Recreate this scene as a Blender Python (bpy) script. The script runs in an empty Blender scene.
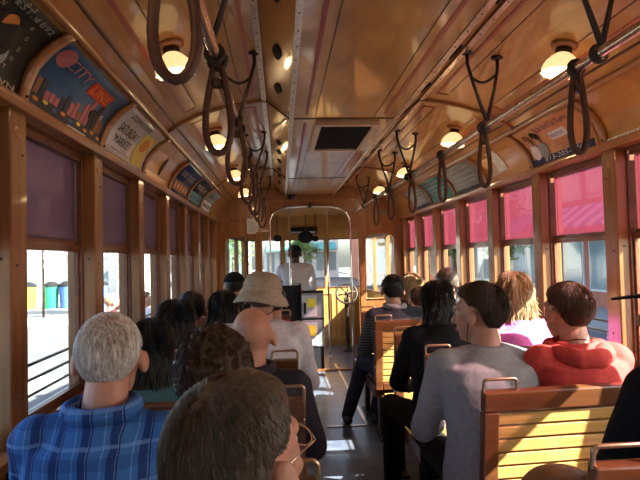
import bpy, bmesh, math, random
from mathutils import Vector, Matrix, noise
R = math.radians
random.seed(7)
SC = bpy.context.scene
COL = SC.collection

# ------------------------------------------------------------------ camera
# tram frame: x across (right +), y forward, z up from the tram floor
F = 560.0
def make_camera():
    cd = bpy.data.cameras.new('camera')
    cd.sensor_width = 36; cd.lens = F / 640 * 36; cd.clip_start = .05; cd.clip_end = 500
    o = bpy.data.objects.new('camera', cd); COL.objects.link(o)
    a = Vector(((281 - 320) / F, (240 - 259) / F, -1)).normalized()
    r = R(1.3)
    u = Vector((-math.sin(r), math.cos(r), 0)); u = (u - a * u.dot(a)).normalized()
    ri = a.cross(u).normalized()
    M = Matrix((ri, a, u))            # rows: tram axes in camera space -> columns are camera axes in the tram
    o.matrix_world = Matrix.Translation((-.37, 0, 1.40)) @ M.to_4x4()
    SC.camera = o
make_camera()

# ------------------------------------------------------------------ world, sun, exposure
w = bpy.data.worlds.new('sky'); SC.world = w; w.use_nodes = True
nt = w.node_tree; nt.nodes.clear()
sk = nt.nodes.new('ShaderNodeTexSky'); sk.sky_type = 'NISHITA'; sk.sun_disc = False
sk.sun_elevation = R(38); sk.sun_rotation = R(115); sk.air_density = 1.0; sk.dust_density = 2.5
bg = nt.nodes.new('ShaderNodeBackground'); bg.inputs['Strength'].default_value = 0.55
ou = nt.nodes.new('ShaderNodeOutputWorld')
nt.links.new(sk.outputs[0], bg.inputs[0]); nt.links.new(bg.outputs[0], ou.inputs[0])
sl = bpy.data.lights.new('sun', 'SUN'); sl.energy = 34.0; sl.angle = R(.6); sl.color = (1, .92, .78)
so = bpy.data.objects.new('sun', sl); COL.objects.link(so)
so.rotation_euler = Vector((-1, .47, -.88)).to_track_quat('-Z', 'Y').to_euler(); so.location = (10, -8, 12)
SC.view_settings.view_transform = 'Standard'; SC.view_settings.look = 'None'
SC.view_settings.gamma = 1; SC.view_settings.exposure = 0.28; SC.view_settings.use_curve_mapping = False
LAMP_W = 4.0

# ------------------------------------------------------------------ helpers
WL = {}
def tag(o, label=None, cat=None, group=None, kind=None):
    if label: o['label'] = label
    if cat: o['category'] = cat
    if group: o['group'] = group
    if kind: o['kind'] = kind
    return o
def empty(name, loc, label=None, cat=None, group=None, kind=None):
    o = bpy.data.objects.new(name, None); COL.objects.link(o); o.location = loc; o.empty_display_size = .1
    WL[o.name] = Vector(loc)
    return tag(o, label, cat, group, kind)
def link(name, me, m, parent=None, origin=None):
    o = bpy.data.objects.new(name, me); COL.objects.link(o)
    if m:
        me.materials.clear(); me.materials.append(m)
    org = WL[parent.name] if parent else Vector(origin or (0, 0, 0))
    if org.length: me.transform(Matrix.Translation(-org))
    if parent: o.parent = parent
    else: o.location = org
    WL[o.name] = org
    return o
def copy_tree(o, parent=None, delta=None, mirror=False):
    c = o.copy(); COL.objects.link(c); c.parent = parent
    if delta is not None: c.location = o.location + Vector(delta)
    for ch in list(o.children): copy_tree(ch, c)
    return c

class MB:
    def __init__(s): s.v = []; s.f = []
    def add(s, vs, fs):
        n = len(s.v); s.v += [Vector(v) for v in vs]; s.f += [tuple(i + n for i in f) for f in fs]; return s
    def box(s, x0, x1, y0, y1, z0, z1, M=None):
        vs = [Vector((x, y, z)) for x in (x0, x1) for y in (y0, y1) for z in (z0, z1)]
        if M: vs = [M @ v for v in vs]
        return s.add(vs, [(0, 1, 3, 2), (4, 6, 7, 5), (0, 4, 5, 1), (2, 3, 7, 6), (0, 2, 6, 4), (1, 5, 7, 3)])
    def rings(s, rings, cap=True, closed=False):
        n = len(rings[0]); vs = [p for r in rings for p in r]; fs = []
        m = len(rings)
        for i in range(m if closed else m - 1):
            for j in range(n):
                a = i * n + j; b = i * n + (j + 1) % n; c = ((i + 1) % m) * n + (j + 1) % n; d = ((i + 1) % m) * n + j
                fs.append((a, b, c, d))
        if cap and not closed: fs += [tuple(reversed(range(n))), tuple((m - 1) * n + j for j in range(n))]
        return s.add(vs, fs)
    def tube(s, pts, r, n=8, closed=False, flat=1.0):
        pts = [Vector(p) for p in pts]; rs = r if isinstance(r, (list, tuple)) else [r] * len(pts)
        up = None; out = []
        for i, p in enumerate(pts):
            a = pts[(i - 1) % len(pts)] if (closed or i > 0) else p
            b = pts[(i + 1) % len(pts)] if (closed or i < len(pts) - 1) else p
            t = (b - a).normalized()
            if up is None:
                up = Vector((0, 0, 1)) if abs(t.z) < .9 else Vector((1, 0, 0))
            up = (up - t * up.dot(t)).normalized(); sd = t.cross(up)
            out.append([p + (up * math.cos(k * 2 * math.pi / n) * flat + sd * math.sin(k * 2 * math.pi / n)) * rs[i] for k in range(n)])
        return s.rings(out, closed=closed)
    def cap(s, p0, r0, p1, r1, n=14):
        p0 = Vector(p0); p1 = Vector(p1); t = (p1 - p0); t = t.normalized() if t.length > 1e-6 else Vector((0, 0, 1))
        pts = []; rs = []
        for k in range(5):
            a = math.pi / 2 * k / 5 + .15; pts.append(p0 - t * r0 * math.cos(a)); rs.append(r0 * math.sin(a))
        pts.append(p0); rs.append(r0); pts.append(p1); rs.append(r1)
        for k in range(4, -1, -1):
            a = math.pi / 2 * k / 5 + .15; pts.append(p1 + t * r1 * math.cos(a)); rs.append(r1 * math.sin(a))
        return s.tube(pts, rs, n)
    def ell(s, c, rad, M=None, nu=18, nv=12):
        c = Vector(c); out = []
        for i in range(nv + 1):
            th = math.pi * min(max(i / nv, .02), .98)
            ring = []
            for j in range(nu):
                ph = 2 * math.pi * j / nu
                p = Vector((rad[0] * math.sin(th) * math.cos(ph), rad[1] * math.sin(th) * math.sin(ph), -rad[2] * math.cos(th)))
                ring.append(c + (M @ p if M else p))
            out.append(ring)
        return s.rings(out)
    def loft(s, rows, n=24):      # rows: (cx,cy,z,rx,ry)
        return s.rings([[Vector((cx + rx * math.cos(2 * math.pi * k / n), cy + ry * math.sin(2 * math.pi * k / n), z)) for k in range(n)] for cx, cy, z, rx, ry in rows])
    def lathe(s, c, prof, n=24, axis=None, wob=None):   # prof (r,h)
        c = Vector(c); ax = (Vector(axis).normalized() if axis else Vector((0, 0, 1)))
        q = Vector((0, 0, 1)).rotation_difference(ax)
        out = []
        for i, (r, h) in enumerate(prof):
            out.append([c + q @ Vector(((r * (1 + (wob(i, k) if wob else 0))) * math.cos(2 * math.pi * k / n), (r * (1 + (wob(i, k) if wob else 0))) * math.sin(2 * math.pi * k / n), h)) for k in range(n)])
        return s.rings(out)
    def prism(s, poly, axis, a, b):   # poly of 2D, extruded along axis ('x','y','z')
        def mk(p, t): return {'x': (t, p[0], p[1]), 'y': (p[0], t, p[1]), 'z': (p[0], p[1], t)}[axis]
        return s.rings([[Vector(mk(p, a)) for p in poly], [Vector(mk(p, b)) for p in poly]])
    def mesh(s, smooth=False):
        me = bpy.data.meshes.new('m'); me.from_pydata([tuple(v) for v in s.v], [], s.f)
        bm = bmesh.new(); bm.from_mesh(me); bmesh.ops.recalc_face_normals(bm, faces=bm.faces); bm.to_mesh(me); bm.free()
        if smooth: me.shade_smooth()
        return me
    def build(s, name, m, parent=None, origin=None, smooth=False, bevel=0):
        o = link(name, s.mesh(smooth), m, parent, origin)
        if bevel:
            b = o.modifiers.new('b', 'BEVEL'); b.width = bevel; b.segments = 2; b.limit_method = 'ANGLE'
        return o

def plate_mesh(outer, holes, y0, y1):
    bm = bmesh.new(); es = []
    for loop in [outer] + holes:
        vs = [bm.verts.new((p[0], y0, p[1])) for p in loop]
        for i in range(len(vs)): es.append(bm.edges.new((vs[i], vs[(i + 1) % len(vs)])))
    r = bmesh.ops.triangle_fill(bm, use_beauty=True, use_dissolve=False, edges=es)
    fs = [g for g in r['geom'] if isinstance(g, bmesh.types.BMFace)]
    e = bmesh.ops.extrude_face_region(bm, geom=fs)
    for g in e['geom']:
        if isinstance(g, bmesh.types.BMVert): g.co.y = y1
    bmesh.ops.recalc_face_normals(bm, faces=bm.faces)
    me = bpy.data.meshes.new('plate'); bm.to_mesh(me); bm.free(); return me

# ------------------------------------------------------------------ materials
def node_mat(name):
    m = bpy.data.materials.new(name); m.use_nodes = True
    return m, m.node_tree, m.node_tree.nodes['Principled BSDF']
def mat(name, c, rough=.5, metal=0, var=.12, scale=20, bump=0, emit=0, coat=0, spec=None, sss=0):
    m, t, b = node_mat(name)
    b.inputs['Roughness'].default_value = rough; b.inputs['Metallic'].default_value = metal
    b.inputs['Coat Weight'].default_value = coat
    if spec is not None: b.inputs['Specular IOR Level'].default_value = spec
    tc = t.nodes.new('ShaderNodeTexCoord'); n = t.nodes.new('ShaderNodeTexNoise'); n.inputs['Scale'].default_value = scale; n.inputs['Detail'].default_value = 4
    t.links.new(tc.outputs['Object'], n.inputs['Vector'])
    r = t.nodes.new('ShaderNodeValToRGB'); r.color_ramp.elements[0].position = .3; r.color_ramp.elements[1].position = .7
    r.color_ramp.elements[0].color = (*[max(0, k * (1 - var)) for k in c], 1); r.color_ramp.elements[1].color = (*[min(1, k * (1 + var)) for k in c], 1)
    t.links.new(n.outputs['Fac'], r.inputs[0]); t.links.new(r.outputs[0], b.inputs['Base Color'])
    if bump:
        bp = t.nodes.new('ShaderNodeBump'); bp.inputs['Strength'].default_value = bump; bp.inputs['Distance'].default_value = .01
        t.links.new(n.outputs['Fac'], bp.inputs['Height']); t.links.new(bp.outputs[0], b.inputs['Normal'])
    if emit:
        b.inputs['Emission Color'].default_value = (*c, 1); b.inputs['Emission Strength'].default_value = emit
    return m
def wood(name, c1, c2, stretch=(30, 2, 30), rough=.35, coat=.3, figure=0):
    m, t, b = node_mat(name)
    b.inputs['Roughness'].default_value = rough; b.inputs['Coat Weight'].default_value = coat; b.inputs['Coat Roughness'].default_value = .07
    tc = t.nodes.new('ShaderNodeTexCoord'); mp = t.nodes.new('ShaderNodeMapping'); mp.inputs['Scale'].default_value = stretch
    n = t.nodes.new('ShaderNodeTexNoise'); n.inputs['Scale'].default_value = 1; n.inputs['Detail'].default_value = 6; n.inputs['Distortion'].default_value = .6
    n2 = t.nodes.new('ShaderNodeTexNoise'); n2.inputs['Scale'].default_value = 1.7
    t.links.new(tc.outputs['Object'], mp.inputs[0]); t.links.new(mp.outputs[0], n.inputs['Vector']); t.links.new(tc.outputs['Object'], n2.inputs['Vector'])
    r = t.nodes.new('ShaderNodeValToRGB'); r.color_ramp.elements[0].position = .32; r.color_ramp.elements[1].position = .68
    r.color_ramp.elements[0].color = (*c1, 1); r.color_ramp.elements[1].color = (*c2, 1)
    t.links.new(n.outputs['Fac'], r.inputs[0])
    mx = t.nodes.new('ShaderNodeMix'); mx.data_type = 'RGBA'; mx.blend_type = 'MULTIPLY'; mx.inputs[0].default_value = .5
    r2 = t.nodes.new('ShaderNodeValToRGB'); r2.color_ramp.elements[0].color = (.6, .55, .5, 1); r2.color_ramp.elements[0].position = .35; r2.color_ramp.elements[1].position = .65
    t.links.new(n2.outputs['Fac'], r2.inputs[0])
    t.links.new(r.outputs[0], mx.inputs[6]); t.links.new(r2.outputs[0], mx.inputs[7]); t.links.new(mx.outputs[2], b.inputs['Base Color'])
    bp = t.nodes.new('ShaderNodeBump'); bp.inputs['Strength'].default_value = .06; t.links.new(n.outputs['Fac'], bp.inputs['Height']); t.links.new(bp.outputs[0], b.inputs['Normal'])
    return m
def stripes(name, base, bands, rough=.8):
    """bands: list of (axis, period, duty, phase, colour, strength) painted on as weave"""
    m, t, b = node_mat(name); b.inputs['Roughness'].default_value = rough; b.inputs['Specular IOR Level'].default_value = .15
    tc = t.nodes.new('ShaderNodeTexCoord'); sx = t.nodes.new('ShaderNodeSeparateXYZ'); t.links.new(tc.outputs['Object'], sx.inputs[0])
    nz = t.nodes.new('ShaderNodeTexNoise'); nz.inputs['Scale'].default_value = 9; t.links.new(tc.outputs['Object'], nz.inputs['Vector'])
    cur = None
    for ax, per, duty, ph, c, st in bands:
        wob = t.nodes.new('ShaderNodeMath'); wob.operation = 'MULTIPLY_ADD'; wob.inputs[1].default_value = .02
        t.links.new(nz.outputs['Fac'], wob.inputs[0]); t.links.new(sx.outputs['XYZ'.index(ax)], wob.inputs[2])
        d = t.nodes.new('ShaderNodeMath'); d.operation = 'MULTIPLY_ADD'; d.inputs[1].default_value = 1 / per; d.inputs[2].default_value = ph + 50; t.links.new(wob.outputs[0], d.inputs[0])
        fr = t.nodes.new('ShaderNodeMath'); fr.operation = 'FRACT'; t.links.new(d.outputs[0], fr.inputs[0])
        lt = t.nodes.new('ShaderNodeMath'); lt.operation = 'LESS_THAN'; lt.inputs[1].default_value = duty; t.links.new(fr.outputs[0], lt.inputs[0])
        ml = t.nodes.new('ShaderNodeMath'); ml.operation = 'MULTIPLY'; ml.inputs[1].default_value = st; t.links.new(lt.outputs[0], ml.inputs[0])
        mx = t.nodes.new('ShaderNodeMix'); mx.data_type = 'RGBA'; t.links.new(ml.outputs[0], mx.inputs[0])
        if cur is None: mx.inputs[6].default_value = (*base, 1)
        else: t.links.new(cur, mx.inputs[6])
        mx.inputs[7].default_value = (*c, 1); cur = mx.outputs[2]
    t.links.new(cur, b.inputs['Base Color'])
    return m
def glass_mat(name, tint=(1, 1, 1), refl=.12):
    m = bpy.data.materials.new(name); m.use_nodes = True; t = m.node_tree; t.nodes.clear()
    tr = t.nodes.new('ShaderNodeBsdfTransparent'); tr.inputs[0].default_value = (*tint, 1)
    gl = t.nodes.new('ShaderNodeBsdfGlossy'); gl.inputs['Roughness'].default_value = .03
    lw = t.nodes.new('ShaderNodeLayerWeight'); lw.inputs[0].default_value = .5
    pw = t.nodes.new('ShaderNodeMath'); pw.operation = 'POWER'; pw.inputs[1].default_value = 4; t.links.new(lw.outputs['Facing'], pw.inputs[0])
    fr = t.nodes.new('ShaderNodeMath'); fr.operation = 'MULTIPLY_ADD'; fr.inputs[1].default_value = .30; fr.inputs[2].default_value = .03; t.links.new(pw.outputs[0], fr.inputs[0])
    mx = t.nodes.new('ShaderNodeMixShader'); o = t.nodes.new('ShaderNodeOutputMaterial')
    t.links.new(fr.outputs[0], mx.inputs[0]); t.links.new(tr.outputs[0], mx.inputs[1]); t.links.new(gl.outputs[0], mx.inputs[2]); t.links.new(mx.outputs[0], o.inputs[0])
    return m
def shade_mat(name, c, see=.25):
    m = bpy.data.materials.new(name); m.use_nodes = True; t = m.node_tree; t.nodes.clear()
    d = t.nodes.new('ShaderNodeBsdfDiffuse'); d.inputs[0].default_value = (*c, 1)
    tl = t.nodes.new('ShaderNodeBsdfTranslucent'); tl.inputs[0].default_value = (*c, 1)
    tr = t.nodes.new('ShaderNodeBsdfTransparent'); tr.inputs[0].default_value = (1, .75, .8, 1)
    a = t.nodes.new('ShaderNodeMixShader'); a.inputs[0].default_value = .5
    b = t.nodes.new('ShaderNodeMixShader'); b.inputs[0].default_value = see; o = t.nodes.new('ShaderNodeOutputMaterial')
    t.links.new(d.outputs[0], a.inputs[1]); t.links.new(tl.outputs[0], a.inputs[2])
    t.links.new(a.outputs[0], b.inputs[1]); t.links.new(tr.outputs[0], b.inputs[2]); t.links.new(b.outputs[0], o.inputs[0])
    return m

M = {}
M['ceil'] = wood('ceiling_veneer', (.48, .21, .042), (.64, .32, .075), (14, 5, 14), .3, .6)
M['bulk'] = wood('bulkhead_wood', (.28, .10, .03), (.42, .17, .05), (26, 26, 2), .35, .3)
M['post'] = wood('post_wood', (.22, .085, .028), (.38, .17, .052), (34, 34, 2), .35, .3)
M['rail'] = wood('rail_wood', (.34, .14, .04), (.5, .23, .075), (40, 2, 40), .3, .4)
M['wall'] = wood('wall_wood', (.22, .09, .03), (.34, .15, .05), (30, 2, 30), .4, .3)
M['slat'] = wood('slat_wood', (.55, .30, .09), (.75, .46, .16), (2, 40, 40), .35, .3)
M['bench'] = wood('bench_frame_wood', (.11, .035, .014), (.19, .065, .022), (3, 30, 30), .35, .4)
M['sash'] = wood('sash_wood', (.14, .05, .025), (.24, .09, .04), (30, 3, 30), .4, .2)
M['seam'] = mat('dark_seam', (.09, .035, .015), .5)
M['red'] = mat('red_inlay', (.30, .035, .03), .4)
M['redr'] = mat('faded_red_inlay', (.42, .10, .05), .4)
M['brass'] = mat('worn_bright_moulding', (.75, .62, .48), .28, .9, .2, 60)
M['steel'] = mat('polished_steel', (.78, .76, .72), .18, 1, .05)
M['iron'] = mat('black_iron', (.045, .032, .026), .45, .4)
M['copper'] = mat('rail_bronze_pipe', (.62, .44, .32), .22, .9, .15, 30)
M['leather'] = mat('dark_leather', (.085, .032, .018), .5, 0, .3, 40, .2)
M['black'] = mat('black_plastic', (.02, .02, .022), .7, spec=.1)
M['grey'] = mat('grey_metal', (.30, .31, .32), .45, .3)
M['lightgrey'] = mat('light_grey_metal', (.5, .5, .5), .5)
M['yellow'] = mat('yellow_label', (.85, .66, .04), .6)
M['paper'] = mat('white_paper', (.75, .74, .7), .8)
M['glass'] = glass_mat('window_glass', (.93, .97, .98))
M['shadeL'] = shade_mat('mauve_unlit_shade_fabric', (.22, .13, .15), .10)  # same fabric as the right side; lack of sun put into the mauve
M['shadeR'] = shade_mat('red_sunlit_shade_fabric', (.20, .045, .075), .45)  # redder copy of the left fabric, toned as sunlit from outside
M['lens'] = glass_mat('spectacle_glass', (.7, .75, .8))
def M_floor():
    m, t, b = node_mat('blue_grey_floor')
    b.inputs['Roughness'].default_value = .28; b.inputs['Base Color'].default_value = (.1, .12, .17, 1)
    tc = t.nodes.new('ShaderNodeTexCoord'); n = t.nodes.new('ShaderNodeTexNoise'); n.inputs['Scale'].default_value = 6; n.inputs['Detail'].default_value = 6
    r = t.nodes.new('ShaderNodeValToRGB'); r.color_ramp.elements[0].color = (.07, .085, .13, 1); r.color_ramp.elements[1].color = (.15, .17, .22, 1)
    r.color_ramp.elements[0].position = .35; r.color_ramp.elements[1].position = .7
    t.links.new(tc.outputs['Object'], n.inputs['Vector']); t.links.new(n.outputs['Fac'], r.inputs[0]); t.links.new(r.outputs[0], b.inputs['Base Color'])
    return m
M['floor'] = M_floor()

# ------------------------------------------------------------------ tram shell
PY = [1.738 + .745 * k for k in range(-7, 7)] + [6.905]      # post centres
YB0, YB = PY[0] - .05, 6.95
def cove(v):       # v 0..1 up the advert cove -> (s, z)
    P = [(1.150, 1.895), (1.142, 1.945), (1.115, 2.005), (1.065, 2.062), (.995, 2.105)]
    t = v * 4; i = min(3, max(0, int(t))); f = t - i
    return P[i][0] + (P[i + 1][0] - P[i][0]) * f, P[i][1] + (P[i + 1][1] - P[i][1]) * f
CE = [(1.15, 1.895), (1.142, 1.945), (1.115, 2.005), (1.065, 2.062), (.995, 2.105), (.90, 2.165), (.80, 2.212), (.68, 2.248), (.55, 2.275), (.43, 2.292)]
# floor
o = MB().box(-1.2, 1.2, YB0, 9.05, -.08, 0).build('floor', M['floor']); tag(o, kind='structure')
# ceiling shell
full = [(s, z) for s, z in CE] + [(-s, z) for s, z in reversed(CE)]
mb = MB(); n = len(full)
rows = []
for y in (YB0, YB + .05):
    rows.append([Vector((s, y, z)) for s, z in full] + [Vector((s * 1.03, y, z + .035)) for s, z in reversed(full)])
mb.rings(rows)
me = mb.mesh()
o = link('ceiling', me, M['ceil']); tag(o, kind='structure')
for p in me.polygons: p.use_smooth = False
# central dropped duct panel
duct = [(-.295, 2.18), (.295, 2.18), (.435, 2.295), (-.435, 2.295)]
o = MB().prism(duct, 'y', YB0, YB - .03).build('ceiling_panel', M['ceil']); tag(o, kind='structure'); DUCT = o
# bright metal edge mouldings with screws
tn = [0]
def trim(mb, m, smooth=False, bevel=0):
    tn[0] += 1; o = mb.build('trim_%d' % tn[0], m, smooth=smooth, bevel=bevel); tag(o, kind='structure'); return o
for sg in (-1, 1):
    for (s, z, wd) in ((.295, 2.18, .012), (.445, 2.285, .012)):
        m_ = MB().box(sg * s - wd, sg * s + wd, YB0, YB - .03, z - .006, z + .004)
        t_ = trim(m_, M['brass'])
        sc = MB(); yy = .9
        while yy < YB - .1:
            sc.ell((sg * s, yy, z - .007), (.004, .004, .002), nu=6, nv=4); yy += .14
        sc.build('screw_row', M['iron'], t_)
    # moulding above adverts and below adverts
    trim(MB().tube([(sg * .985, YB0, 2.108), (sg * .985, YB, 2.108)], .016, 8), M['rail'], True)
    trim(MB().tube([(sg * .93, YB0, 2.145), (sg * .93, YB, 2.145)], .006, 6), M['seam'], True)
    trim(MB().prism([(sg * 1.19, 1.90), (sg * 1.125, 1.90), (sg * 1.12, 1.885), (sg * 1.13, 1.865), (sg * 1.19, 1.865)], 'y', YB0, YB), M['rail'], bevel=.004)
    # lower wall, sill, ledge
    nm = 'wall_left' if sg < 0 else 'wall_right'
    o = MB().box(*sorted((sg * 1.17, sg * 1.23)), YB0, YB, 0, .84).build(nm, M['wall']); tag(o, kind='structure')
    trim(MB().box(*sorted((sg * 1.12, sg * 1.25)), YB0, YB, .84, .87), M['rail'], bevel=.005)
    # wall above windows behind the cove
    o = MB().box(*sorted((sg * 1.19, sg * 1.23)), YB0, YB, 1.865, 2.03).build('wall_' + ('left' if sg < 0 else 'right') + '_fascia', M['wall']); tag(o, kind='structure')
# painted inlay lines on the ceiling, and panel seams
def ceil_pt(s):   # z on ceiling for |s|
    a = abs(s)
    for i in range(4, len(CE) - 1):
        if CE[i + 1][0] <= a <= CE[i][0]:
            f = (a - CE[i + 1][0]) / (CE[i][0] - CE[i + 1][0]); return CE[i + 1][1] + f * (CE[i][1] - CE[i + 1][1])
    return 2.292
def band(s0, s1, y0, y1, zoff=.003, ns=6, th=.001):
    rows = []
    pts = [s0 + (s1 - s0) * k / ns for k in range(ns + 1)]
    top = [(s, (ceil_pt(s) if abs(s) > .43 else 2.18) - zoff) for s in pts]
    return MB().rings([[Vector((s, y, z)) for s, z in top] + [Vector((s, y, z + zoff + .001)) for s, z in reversed(top)] for y in (y0, y1)])
PAN = [(-3.4, -1.4), (-1.4, .80), (.80, 3.10), (3.10, 5.42), (5.42, 6.88)]
for (a, b) in PAN:
    for sg in (-1, 1):
        # dropped panel inlays
        x0, x1 = sg * .205, sg * .222
        o = band(min(x0, x1), max(x0, x1), a + .12, b - .1, .0025, 1).build('inlay_stripe', M['red'] if sg < 0 else M['redr'], DUCT)
        band(sg * .165 - .002, sg * .165 + .002, a + .04, b - .04, .002, 1).build('inlay_line', M['seam'], DUCT)
        # side ceiling border rectangle
        q = [band(sg * .50 - .008, sg * .50 + .008, a + .12, b - .12, .003, 1), band(sg * .86 - .008, sg * .86 + .008, a + .12, b - .12, .003, 2)]
        mm = MB()
        for z in q: mm.add(z.v, z.f)
        for yy in (a + .12, b - .136):
            z = band(*sorted((sg * .5, sg * .56)), yy, yy + .016, .003, 2); mm.add(z.v, z.f)
            z = band(*sorted((sg * .80, sg * .86)), yy, yy + .016, .003, 2); mm.add(z.v, z.f)
        trim(mm, M['redr'])
        mm = MB()
        for s_ in (.56, .80): z = band(sg * s_ - .002, sg * s_ + .002, a + .17, b - .17, .002, 1); mm.add(z.v, z.f)
        trim(mm, M['seam'])
    # seam across everything
    MB().box(-.30, .30, b - .006, b + .006, 2.176, 2.182).build('panel_seam', M['seam'], DUCT)
    for sg in (-1, 1):
        mm = MB()
        pts = [(sg * s, z - .006) for s, z in CE[4:]]
        mm.tube([(s, b, z) for s, z in pts], .010, 6); trim(mm, M['rail'], True)
        MB().tube([(sg * .44, b, 2.286), (sg * .30, b, 2.176)], .006, 6).build('panel_seam', M['seam'], DUCT)
# bows between adverts
for y in PY:
    for sg in (-1, 1):
        pts = [(sg * (cove(v / 10)[0] - .004), y, cove(v / 10)[1] - .002) for v in range(11)]
        mm = MB()
        out = []
        for (s, yy, z) in pts:
            out.append([Vector((s, yy - .022, z)), Vector((s - sg * .014, yy - .018, z - .006)), Vector((s - sg * .014, yy + .018, z - .006)), Vector((s, yy + .022, z))])
        mm.rings(out); t_ = trim(mm, M['rail'], True)
        MB().ell((sg * (cove(.08)[0] - .022), y, cove(.08)[1]), (.005, .005, .005), nu=8, nv=6).build('screw', M['iron'], t_)

# ------------------------------------------------------------------ posts and windows
for k, y in enumerate(PY):
    for sg in (-1, 1):
        t_ = trim(MB().box(*sorted((sg * 1.15, sg * 1.270)), y - .0525, y + .0525, 0, 1.868), M['post'], bevel=.006)
        MB().lathe((sg * 1.152, y - .01, 1.80), [(.001, -.004), (.019, -.004), (.019, .003), (.013, .005), (.001, .005)], 16, (-sg, 0, 0)).build('wood_plug', M['rail'], t_, smooth=False)
        for zz, dy in ((1.735, .02), (1.40, -.02), (1.02, .01)):
            MB().lathe((sg * 1.150, y + dy, zz), [(.001, -.002), (.005, -.002), (.005, .002), (.001, .003)], 8, (-sg, 0, 0)).build('screw', M['iron'], t_)
        MB().lathe((sg * 1.18, y - .0525, 1.42), [(.001, -.002), (.005, -.002), (.005, .002), (.001, .003)], 8, (0, -1, 0)).build('screw', M['iron'], t_)
wn = 0
for k in range(len(PY) - 1):
    a, b = PY[k] + .0525, PY[k + 1] - .0525
    if b - a < .2: continue
    for sg in (-1, 1):
        wn += 1
        r_ = empty('window_%d' % wn, (sg * 1.2, (a + b) / 2, .87), kind='structure')
        X = lambda p, q: sorted((sg * p, sg * q))
        f = MB(); f.box(*X(1.2030, 1.2430), a, a + .010, .87, 1.865); f.box(*X(1.2030, 1.2430), b - .010, b, .87, 1.865); f.box(*X(1.2030, 1.2430), a + .022, b - .022, 1.83, 1.865)
        f.build('frame', M['sash'], r_, bevel=.003)
        f = MB(); f.box(*X(1.2130, 1.2400), a + .010, b - .010, .87, .905); f.box(*X(1.2130, 1.2400), a + .010, b - .010, 1.452, 1.480)
        f.box(*X(1.2160, 1.2360), a + .010, a + .022, .905, 1.452); f.box(*X(1.2160, 1.2360), b - .022, b - .010, .905, 1.452)
        f.build('lower_sash', M['sash'], r_, bevel=.003)
        MB().box(*X(1.2240, 1.2280), a + .022, b - .022, .905, 1.452).build('pane', M['glass'], r_)
        f = MB(); f.box(*X(1.2400, 1.2640), a + .022, b - .022, 1.480, 1.505); f.box(*X(1.2400, 1.2640), a + .022, a + .04, 1.505, 1.83); f.box(*X(1.2400, 1.2640), b - .04, b - .022, 1.505, 1.83)
        f.build('upper_sash', M['sash'], r_)
        MB().box(*X(1.2500, 1.2540), a + .04, b - .04, 1.505, 1.83).build('pane', M['glass'], r_)
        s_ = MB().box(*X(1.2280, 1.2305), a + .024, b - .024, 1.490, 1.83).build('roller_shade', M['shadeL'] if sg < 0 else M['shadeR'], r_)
        MB().box(*X(1.2240, 1.2350), a + .024, b - .024, 1.480, 1.496).build('hem_bar', M['sash'], s_)
        for zz in (.93, .985, 1.04):
            MB().tube([(sg * 1.285, a - .05, zz), (sg * 1.285, b + .05, zz)], .006, 6).build('guard_bar', M['iron'], r_, smooth=True)

# ------------------------------------------------------------------ bulkhead with arched opening
prof = [(1.16, 0), (1.16, 1.895)] + CE[1:] + [(-s, z) for s, z in reversed(CE[1:])] + [(-1.16, 1.895), (-1.16, 0)]
def arch_win(x0, x1, z0, z1, r):
    pts = [(x0, z0)]
    for k in range(7): a = math.pi - k / 6 * math.pi / 2; pts.append((x0 + r + r * math.cos(a), z1 - r + r * math.sin(a) * 1))
    for k in range(7): a = math.pi / 2 - k / 6 * math.pi / 2; pts.append((x1 - r + r * math.cos(a), z1 - r + r * math.sin(a)))
    pts.append((x1, z0)); return pts
ARC = []
for k in range(17):
    a = math.pi - math.pi * k / 16
    ARC.append((.49 * math.copysign(abs(math.cos(a)) ** .6, math.cos(a)), 1.79 + .26 * math.sin(a) ** .6))
door = [(-.60, .02), (-.60, 1.75), (-.49, 1.76)] + ARC[1:-1] + [(.49, 1.76), (.60, 1.75), (.60, .02)]
me = plate_mesh(prof, [door, arch_win(-1.05, -.67, .88, 1.69, .09), arch_win(.69, 1.05, .88, 1.69, .09)], YB, YB + .06)
o = link('wall_front', me, M['bulk']); tag(o, kind='structure'); BULK = o
for sg in (-1, 1):
    x0, x1 = sorted((sg * .68, sg * 1.055))
    wn += 1; r_ = empty('window_%d' % wn, ((x0 + x1) / 2, YB + .03, .88), kind='structure')
    pts = arch_win(x0, x1, .88, 1.69, .09)
    MB().tube([(p[0], YB - .004, p[1]) for p in pts], .010, 6, closed=True).build('frame', M['rail'], r_, smooth=True)
    link('pane', plate_mesh(pts, [], YB + .028, YB + .031), M['glass'], r_)
o = link('wall_back', plate_mesh(prof, [], YB0 - .06, YB0), M['bulk']); tag(o, kind='structure')
# bright arch trim with legs that run to the floor
mm = MB(); mm.tube([(-.50, YB - .012, .0)] + [(-.50, YB - .012, z) for z in (.6, 1.2, 1.72)] + [(x * 1.02, YB - .012, z) for x, z in ARC[0:]] + [(.50, YB - .012, z) for z in (1.72, 1.2, .6, 0)], .013, 8)
trim(mm, M['steel'], True)
# bulkhead panel mouldings
trim(MB().box(-.6, .6, YB - .012, YB, 2.105, 2.13), M['rail'], bevel=.003)
for sg in (-1, 1):
    trim(MB().box(sg * .64 - .03, sg * .64 + .03, YB - .015, YB, .0, 1.74), M['bulk'], bevel=.004)
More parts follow.
